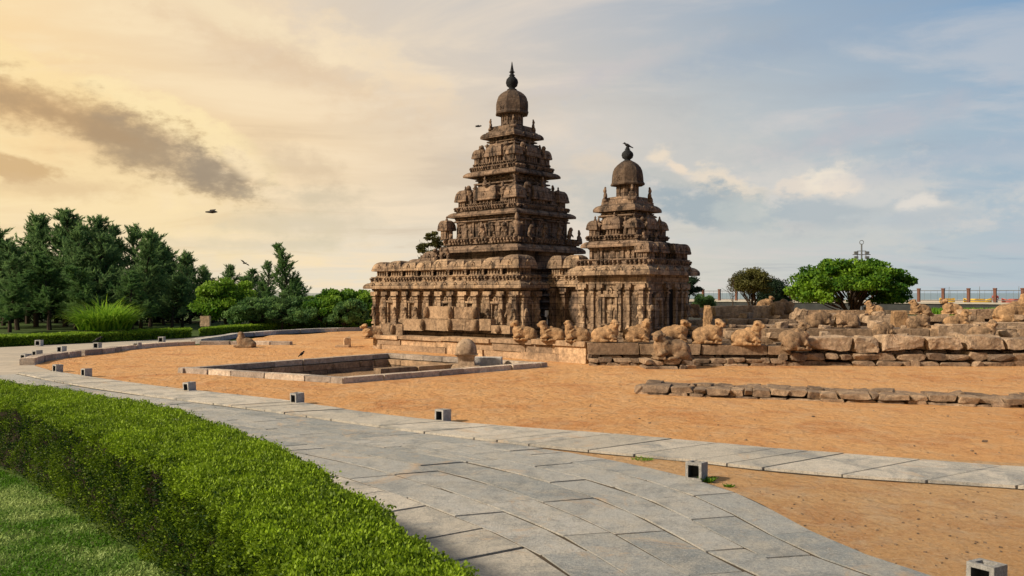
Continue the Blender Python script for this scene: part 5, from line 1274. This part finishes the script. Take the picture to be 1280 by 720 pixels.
lbs = ['casuarina cut by the left edge of the picture','second casuarina in from the left edge','tall casuarina with twin feathery tops above the left group','bushy lower casuarina in front at the far left','tallest casuarina of the left group, left of the sky gap','tall casuarina leaning over just right of the tallest','shorter casuarina behind the reed clump','dense casuarina right above the reed clump','slim casuarina behind the dense one','casuarina with a ragged pointed top right of the sky notch','dark casuarina in the middle of the wood','low spreading casuarina directly over the reeds','casuarina at the right shoulder of the dense group','narrow casuarina with a thin spire right of the shoulder','casuarina near the right end of the wood','thin-topped casuarina second from the wood end','last casuarina of the dense wood before the bright bush','low green casuarina filling the gap right of the reeds','broad low casuarina in front of the wood right side','low casuarina behind the hedge at the far left corner','casuarina outside the left edge reaching in','distant casuarina above the bright green bush','distant pale casuarina left of the pointed tree','distant ragged casuarina touching the pointed tree','casuarina crown filling the gap between the second and the twin-topped one','thin spire seen just left of the tallest casuarina','wispy spire seen just right of the tallest casuarina','far casuarina top above the dense one','slender casuarina beside the ragged pointed top','far casuarina top at the left edge','light wispy casuarina in front of the narrow spire','far casuarina top right of the ragged pointed top']
for (px,py,Yd,v,sw), lb in zip(cas, lbs): casu(px,py,Yd,v,lb,sw)
for px,py,Yd,v,sw,lb in ((362,300,62,3,.95,'pointed solitary conifer-like tree standing above the others right of centre-left'),(380,345,64,1,1.3,'low dark tree right beside the pointed one'),(340,350,60,3,1.3,'low dark tree left of the pointed one'),(300,345,70,2,1.5,'blue-green soft tree behind the bright bush'),(352,362,57,4,1.5,'shadowy low tree in front of the pointed one')): casu(px,py,Yd,v,lb,sw,group=None)
gb = 'bushes behind the far hedges'
broad_tree('green_bush','bright green rounded bush at the right end of the dark wood', W(283,404,58), 2.1,1.6,1.5, 60,220,.13,.07, M['bushl'], 21, 'bush', cr=.6, group=gb)
broad_tree('green_bush','bright flat-topped green tree left of the great temple', W(420,404,60), 1.7,.55,1.75, 50,200,.13,.07, M['round'], 22, 'bush', cr=.5, group=gb)
broad_tree('green_bush','yellow-green bush under the flat-topped tree', W(405,405,58), 1.5,1.1,1.0, 40,200,.12,.06, M['bushl'], 23, 'bush', cr=.5, group=gb)
broad_tree('green_bush','mixed green bush touching the great temple wall at left', W(450,405,60), 1.9,1.1,1.2, 50,200,.12,.06, M['bushl'], 24, 'bush', cr=.5, group=gb)
broad_tree('green_bush','dark green bush low between the yellow-green bush and the temple', W(432,406,57), 1.3,.9,.8, 36,200,.12,.06, M['casu2'], 25, 'bush', cr=.45, group=gb)
broad_tree('green_bush','low dark bush line segment under the pointed tree', W(365,406,58), 2.6,1.1,.9, 60,200,.12,.05, M['casu2'], 26, 'bush', cr=.5, group=gb)
broad_tree('green_bush','low dark bush behind the middle hedge', W(320,406,57), 1.9,1.0,.8, 50,200,.12,.05, M['casu2'], 27, 'bush', cr=.5, group=gb)
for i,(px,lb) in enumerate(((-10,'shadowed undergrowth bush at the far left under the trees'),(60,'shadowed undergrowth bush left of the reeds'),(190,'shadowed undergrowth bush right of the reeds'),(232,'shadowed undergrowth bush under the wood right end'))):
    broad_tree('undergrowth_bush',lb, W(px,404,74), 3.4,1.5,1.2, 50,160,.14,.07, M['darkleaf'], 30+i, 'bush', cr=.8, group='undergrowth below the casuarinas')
# reed clump
root = empty('reed_clump','big bright green clump of long arching reed leaves behind the far left hedge','reeds', W(131,412,46)); rg = np.random.default_rng(4)
n = 1100; segs = 6; VV = []; TT = []
for i in range(n):
    ang = rg.random()*6.283; rr = rg.random()**.5*1.45; b0 = np.array([math.cos(ang)*rr, math.sin(ang)*rr*.8, 0.0]); L_ = rg.uniform(1.3,2.5)*(1.05-.25*(rr/1.45)**2); a2 = ang+rg.normal()*.7
    lean = rg.uniform(.1,.6)+rr*.42; hd = np.array([math.cos(a2), math.sin(a2), 0]); sd_ = np.array([-hd[1], hd[0], 0]); p = b0; th = math.pi/2-lean*.5; w0 = rg.uniform(.035,.06); t0 = rg.random()
    for k in range(segs):
        q = p+(hd*math.cos(th)+np.array([0,0,1])*math.sin(th))*L_/segs; th -= rg.uniform(.10,.40)
        wa, wb = w0*(1-k/segs), w0*(1-(k+1)/segs)+.002
        VV.append([p-sd_*wa, p+sd_*wa, q+sd_*wb, q-sd_*wb]); TT.append(np.clip(t0*.7+k*.05,0,1)); p = q
VV = np.array(VV); VV[...,2] *= 1.06; VV[...,0] *= .92
quads('blades', VV, M['reed'], TT, root)

# a few grass strips behind the ruins
n = 5000; P = np.stack([rg.uniform(X2(1170,44),X2(1290,44),n), rg.uniform(42,46,n), np.full(n,1.4)],1)
P[:,2] = 1.35+rg.random(n)*.35
o = quads('grass', leaves(P,.16,.03,rg,np.array([0,0,1.0]),.6), M['reed'], rg.random(n)*.6); tag(o, kind='stuff')
bm = bmesh.new(); box(bm, X2(1150,42), X2(1400,42), 41.5, 57.5, -.1, 1.36); o = bobj('embankment', bm, M['grassland']); tag(o, kind='structure')

# ================================================================== sea wall, railing, mast, beach things
fa = Vector((X2(1330,55),55.5,0)); fb = Vector((X2(855,77),77,0)); dv = (fa-fb); fl = dv.length; dv.normalize(); fn = Vector((dv.y,-dv.x,0)); frz = math.atan2(dv.y,dv.x)
def alongbox(bm, s0, s1, d0, d1, z0, z1):
    P_ = lambda s,d,z: (fb.x+dv.x*s+fn.x*d, fb.y+dv.y*s+fn.y*d, z)
    hexa(bm, [P_(s0,d0,z0),P_(s1,d0,z0),P_(s1,d1,z0),P_(s0,d1,z0),P_(s0,d0,z1),P_(s1,d0,z1),P_(s1,d1,z1),P_(s0,d1,z1)])
sw_ = empty('sea_wall','dark stone sea wall with a pale coping behind the ruins','wall')
bm = bmesh.new(); alongbox(bm, -2, fl+14, -.25, .25, -.1, 1.80); bobj('wall', bm, M['seawall'], sw_, rough=.03, seg=.4)
bm = bmesh.new(); alongbox(bm, -2, fl+14, -.35, .35, 1.80, 1.92); bobj('coping', bm, M['coping'], sw_, rough=.01, seg=.6)
rl = empty('railing','low railing of red-brown posts and grey pipes along the sea wall','railing')
s = .35; 
while s < fl+12:
    bm = bmesh.new(); alongbox(bm, s-.09, s+.09, -.09,.09, 1.92, 2.88); alongbox(bm, s-.11, s+.11, -.11,.11, 2.83, 2.93); bobj('post', bm, M['post'], rl); s += 1.70
for z in (2.05,2.76):
    bm = bmesh.new(); P_ = lambda s,z: (fb.x+dv.x*s, fb.y+dv.y*s, z); tube(bm, [P_(-1,z),P_(fl+12,z)], [.028,.028], 6); bobj('rail', bm, M['metal'], rl)
bm = bmesh.new(); 
for k in range(int((fl+12)/.45)): P0 = (fb.x+dv.x*(k*.45), fb.y+dv.y*k*.45); tube(bm, [(*P0,2.05),(*P0,2.76)], [.008,.008], 4)
bobj('thin_bars', bm, M['metal'], rl)
# tan boundary wall nearer
o = coursed('boundary_wall', (X2(895,48),48.0), (X2(1128,48),47.0), .5, .9, 1.62, 3, 1.0, M['rubble'], None, 140, .9, .06); tag(o, 'low tan boundary wall behind the ruins below the round tree', 'wall')
# floodlight mast
ms_ = empty('floodlight_mast','tall mast with a ring and floodlights rising above the round green tree','lamp mast', (X2(1077,58),58,0))
bm = bmesh.new(); tube(bm, [(0,0,0),(0,0,3.3),(0,0,6.0)], [.09,.07,.05], 8); bobj('pole', bm, M['metal'], ms_)
bm = bmesh.new(); tube(bm, [(-.62,0,5.25),(.62,0,5.25)], [.03,.03], 6); tube(bm, [(-.3,0,5.5),(.3,0,5.5)], [.025,.025], 6)
for s in (-.3,.3): tube(bm, [(s,0,5.0),(s,0,5.5)], [.025,.025], 6)
bobj('cross_arm', bm, M['metal'], ms_)
bm = bmesh.new(); prs = [(math.cos(t)*.14,0,6.1+math.sin(t)*.14) for t in np.linspace(0,6.283,13)]; tube(bm, prs, [.022]*13, 6); bobj('ring', bm, M['metal'], ms_)
for sx3 in (-.38,.38):
    for z in (5.05,5.38):
        bm = bmesh.new(); box(bm, sx3-.12, sx3+.12, -.09,.09, z-.09, z+.09); bmesh.ops.bevel(bm, geom=bm.edges[:], offset=.02, segments=1); bobj('floodlight', bm, M['metal'], ms_)
# boats
def boat(px, Yd, L_, mat, label):
    t = empty('fishing_boat', label, 'boat', (X2(px,Yd),Yd,.9), R(8)); bm = bmesh.new(); prev = None
    for i in range(9):
        u = -1+2*i/8; wd = .75*(1-abs(u)**2.6)+.04; sh = .75+.38*u*u; pr = [(0,.05+.25*u*u),(wd*.6,.15+.25*u*u),(wd,sh),(wd*.88,sh),(wd*.5,.35+.2*u*u)]
        r = [bm.verts.new((u*L_/2, y_, z_)) for y_, z_ in pr]+[bm.verts.new((u*L_/2, -y_, z_)) for y_, z_ in pr[1:][::-1]]
        if prev:
            for k in range(len(r)): bm.faces.new((prev[k], prev[(k+1)%len(r)], r[(k+1)%len(r)], r[k]))
        else: bm.faces.new(r)
        prev = r
    bm.faces.new(prev[::-1]); bobj('hull', bm, mat, t, True)
    bm = bmesh.new(); box(bm, -.7,.6,-.45,.45,.5,1.05); bmesh.ops.bevel(bm, geom=bm.edges[:], offset=.08, segments=2); bobj('engine_cover', bm, mat, t)
    bm = bmesh.new(); tube(bm, [(.2,0,.5),(.25,0,2.4)], [.04,.02], 6); bobj('pole', bm, M['metal'], t)
boat(1222,92,3.4,M['yellow'],'yellow fishing boat on the beach seen through the railing'); boat(1271,90,3.6,M['redboat'],'faded red fishing boat on the beach at the right edge')
boat(1184,98,1.9,M['yellow'],'small yellow boat tip showing just above the sea wall')
# person at the beach
ps = empty('person','distant standing person in a red shirt with hands on hips, seen through the railing','person', (X2(1244,78),78,.90))
def skin_body():
    vs = [(0,0,.95),(0,0,1.15),(0,0,1.42),(0,0,1.52),(0,-.01,1.66),(.19,0,1.40),(.34,0,1.18),(.2,-.04,1.02),(-.19,0,1.40),(-.34,0,1.18),(-.2,-.04,1.02),(.10,0,.9),(.13,0,.5),(.14,0,.08),(.14,-.14,.03),(-.10,0,.9),(-.13,0,.5),(-.14,0,.08),(-.14,-.14,.03)]
    rd = [.15,.135,.15,.06,.10,.06,.045,.035,.06,.045,.035,.09,.065,.045,.04,.09,.065,.045,.04]
    ed = [(0,1),(1,2),(2,3),(3,4),(2,5),(5,6),(6,7),(2,8),(8,9),(9,10),(0,11),(11,12),(12,13),(13,14),(0,15),(15,16),(16,17),(17,18)]
    me = bpy.data.meshes.new('b'); me.from_pydata(vs, ed, []); o = bpy.data.objects.new('t', me); C.objects.link(o)
    o.modifiers.new('s','SKIN'); sv = me.skin_vertices[0].data
    for i, r_ in enumerate(rd): sv[i].radius = (r_, r_*.8)
    sv[0].use_root = True; sb = o.modifiers.new('u','SUBSURF'); sb.levels = 2
    dg = bpy.context.evaluated_depsgraph_get(); dg.update(); m2 = bpy.data.meshes.new_from_object(o.evaluated_get(dg)); bpy.data.objects.remove(o); return m2
link('body', skin_body(), M['skin'], ps, True)
bm = bmesh.new(); ngon_loft(bm, [(.17,.92),(.19,1.0),(.17,1.15),(.2,1.38),(.12,1.48)], n=12); bmesh.ops.scale(bm, vec=(1.1,.75,1), verts=bm.verts[:])
for s in (-1,1): tube(bm, [(s*.16,0,1.42),(s*.27,0,1.26)], [.085,.08], 8)
bobj('shirt', bm, M['shirt'], ps, True)
bm = bmesh.new(); bmesh.ops.create_icosphere(bm, subdivisions=2, radius=.115, matrix=Matrix.Translation((0,.02,1.70))); bobj('hair', bm, M['hair'], ps, True)
bm = bmesh.new(); ngon_loft(bm, [(.19,.9),(.2,1.0)], n=12); 
for s in (-1,1): tube(bm, [(s*.1,0,.94),(s*.13,0,.5),(s*.14,0,.1)], [.12,.1,.08], 8)
bobj('trousers', bm, M['blue'], ps, True)
# far building at left behind bushes
bd = empty('distant_house','small distant house with a dark pitched roof left of the great temple','house', (X2(457,95),95,-.9))
bm = bmesh.new(); box(bm, -1.3,1.3,-2,2,0,2.6); bobj('wall', bm, M['coping'], bd)
bm = bmesh.new(); loft(bm, [(1.6,2.4,2.6),(1.6,2.4,2.7),(.6,.1,3.45)]); bobj('roof', bm, M['roof'], bd)

# ================================================================== birds
crow = blob('crow', [('s',(0,0,.14),(.12,.055,.06),(0,-28,0)),('s',(.11,0,.22),(.042,.038,.04)),('c',[(.13,0,.22),(.2,0,.21)],[.02,.006]),('c',[(-.08,0,.10),(-.22,0,.03)],[.035,.018]),('c',[(.0,.02,.1),(.01,.02,0)],[.01,.008]),('c',[(.0,-.02,.1),(.01,-.02,0)],[.01,.008])], .012, .001, 8)
crow.materials.append(M['black'])
fly = bpy.data.meshes.new('flying'); bm = bmesh.new(); tube(bm, [(-.2,0,0),(-.1,0,.0),(.05,0,0),(.16,0,.01),(.22,0,0)], [.02,.035,.05,.035,.008], 8)
for s in (-1,1):
    v = [(.09,s*.03,.02),(.12,s*.22,.08),(.0,s*.48,.04),(-.1,s*.3,.05),(-.08,s*.03,.01)]
    q0 = [bm.verts.new(p) for p in v]; q1 = [bm.verts.new((p[0],p[1],p[2]-.012)) for p in v]; bm.faces.new(q0); bm.faces.new(q1[::-1])
    for i in range(5): bm.faces.new((q0[i],q0[(i+1)%5],q1[(i+1)%5],q1[i]))
bm.to_mesh(fly); bm.free(); fly.materials.append(M['black'])
def bird(me, loc, s, rz, label, tilt=(0,0)):
    o = bpy.data.objects.new('crow', me); C.objects.link(o); o.location = loc; o.scale = (s,)*3; o.rotation_euler = (R(tilt[0]),R(tilt[1]),R(rz)); tag(o, label, 'bird')
bird(fly, W(264,265,30), 1.0, 8, 'dark bird gliding in the sky above the left trees', (12,0))
bird(fly, W(306,329,60), .9, 150, 'tiny dark bird flying just above the distant trees', (30,10))
bird(fly, W(598,158,36), .7, 20, 'dark bird flying close to the upper left of the great tower', (12,-10))
bird(crow, LW(sx_,sy_,8.60), 1.1, 170, 'small bird perched on the very top of the small temple')
bird(crow, G(375,447,.17)+Vector((0,.25,0)), .9, 60, 'black crow standing on the back kerb of the tank')
bird(crow, G(121,436,.02)+Vector((0,.12,.28)), 1.15, 30, 'crow perched on a granite light box at the kerb')
bird(crow, G(113,470,0), .01, 0, 'x') if False else None

# pebbles and clods scattered over the sand
it = []; rr = random.Random(4)
for i in range(230):
    px = rr.uniform(80,1290); py = rr.uniform(452,600)
    if py > 480+ (px-230)*.105+ 6 and px < 700: continue
    if px >= 700 and py > 540+(px-700)*.07: 
        if not (px > 900 and py > 615): continue
    p = G(px,py); 
    # keep out of the tank
    if 225 < px < 680 and 440 < py < 482: continue
    s = rr.uniform(.006,.02)*(1.8 if rr.random()<.08 else 1); it.append((p+Vector((0,0,.012+s*.3)), (s*1.3,s,s*.7), dict(rz=rr.random()*3, seed=i, block=.3, amp=.4, sub=1)))
for i in range(160):
    px = rr.uniform(900,1290); py = rr.uniform(612,718); p = G(px,py)
    s = rr.uniform(.004,.014); it.append((p+Vector((0,0,.010)), (s*1.3,s,s*.7), dict(rz=rr.random()*3, seed=i, block=.3, amp=.4, sub=1)))
o = rocks_obj('pebbles', it, M['rubble']); tag(o, kind='stuff')
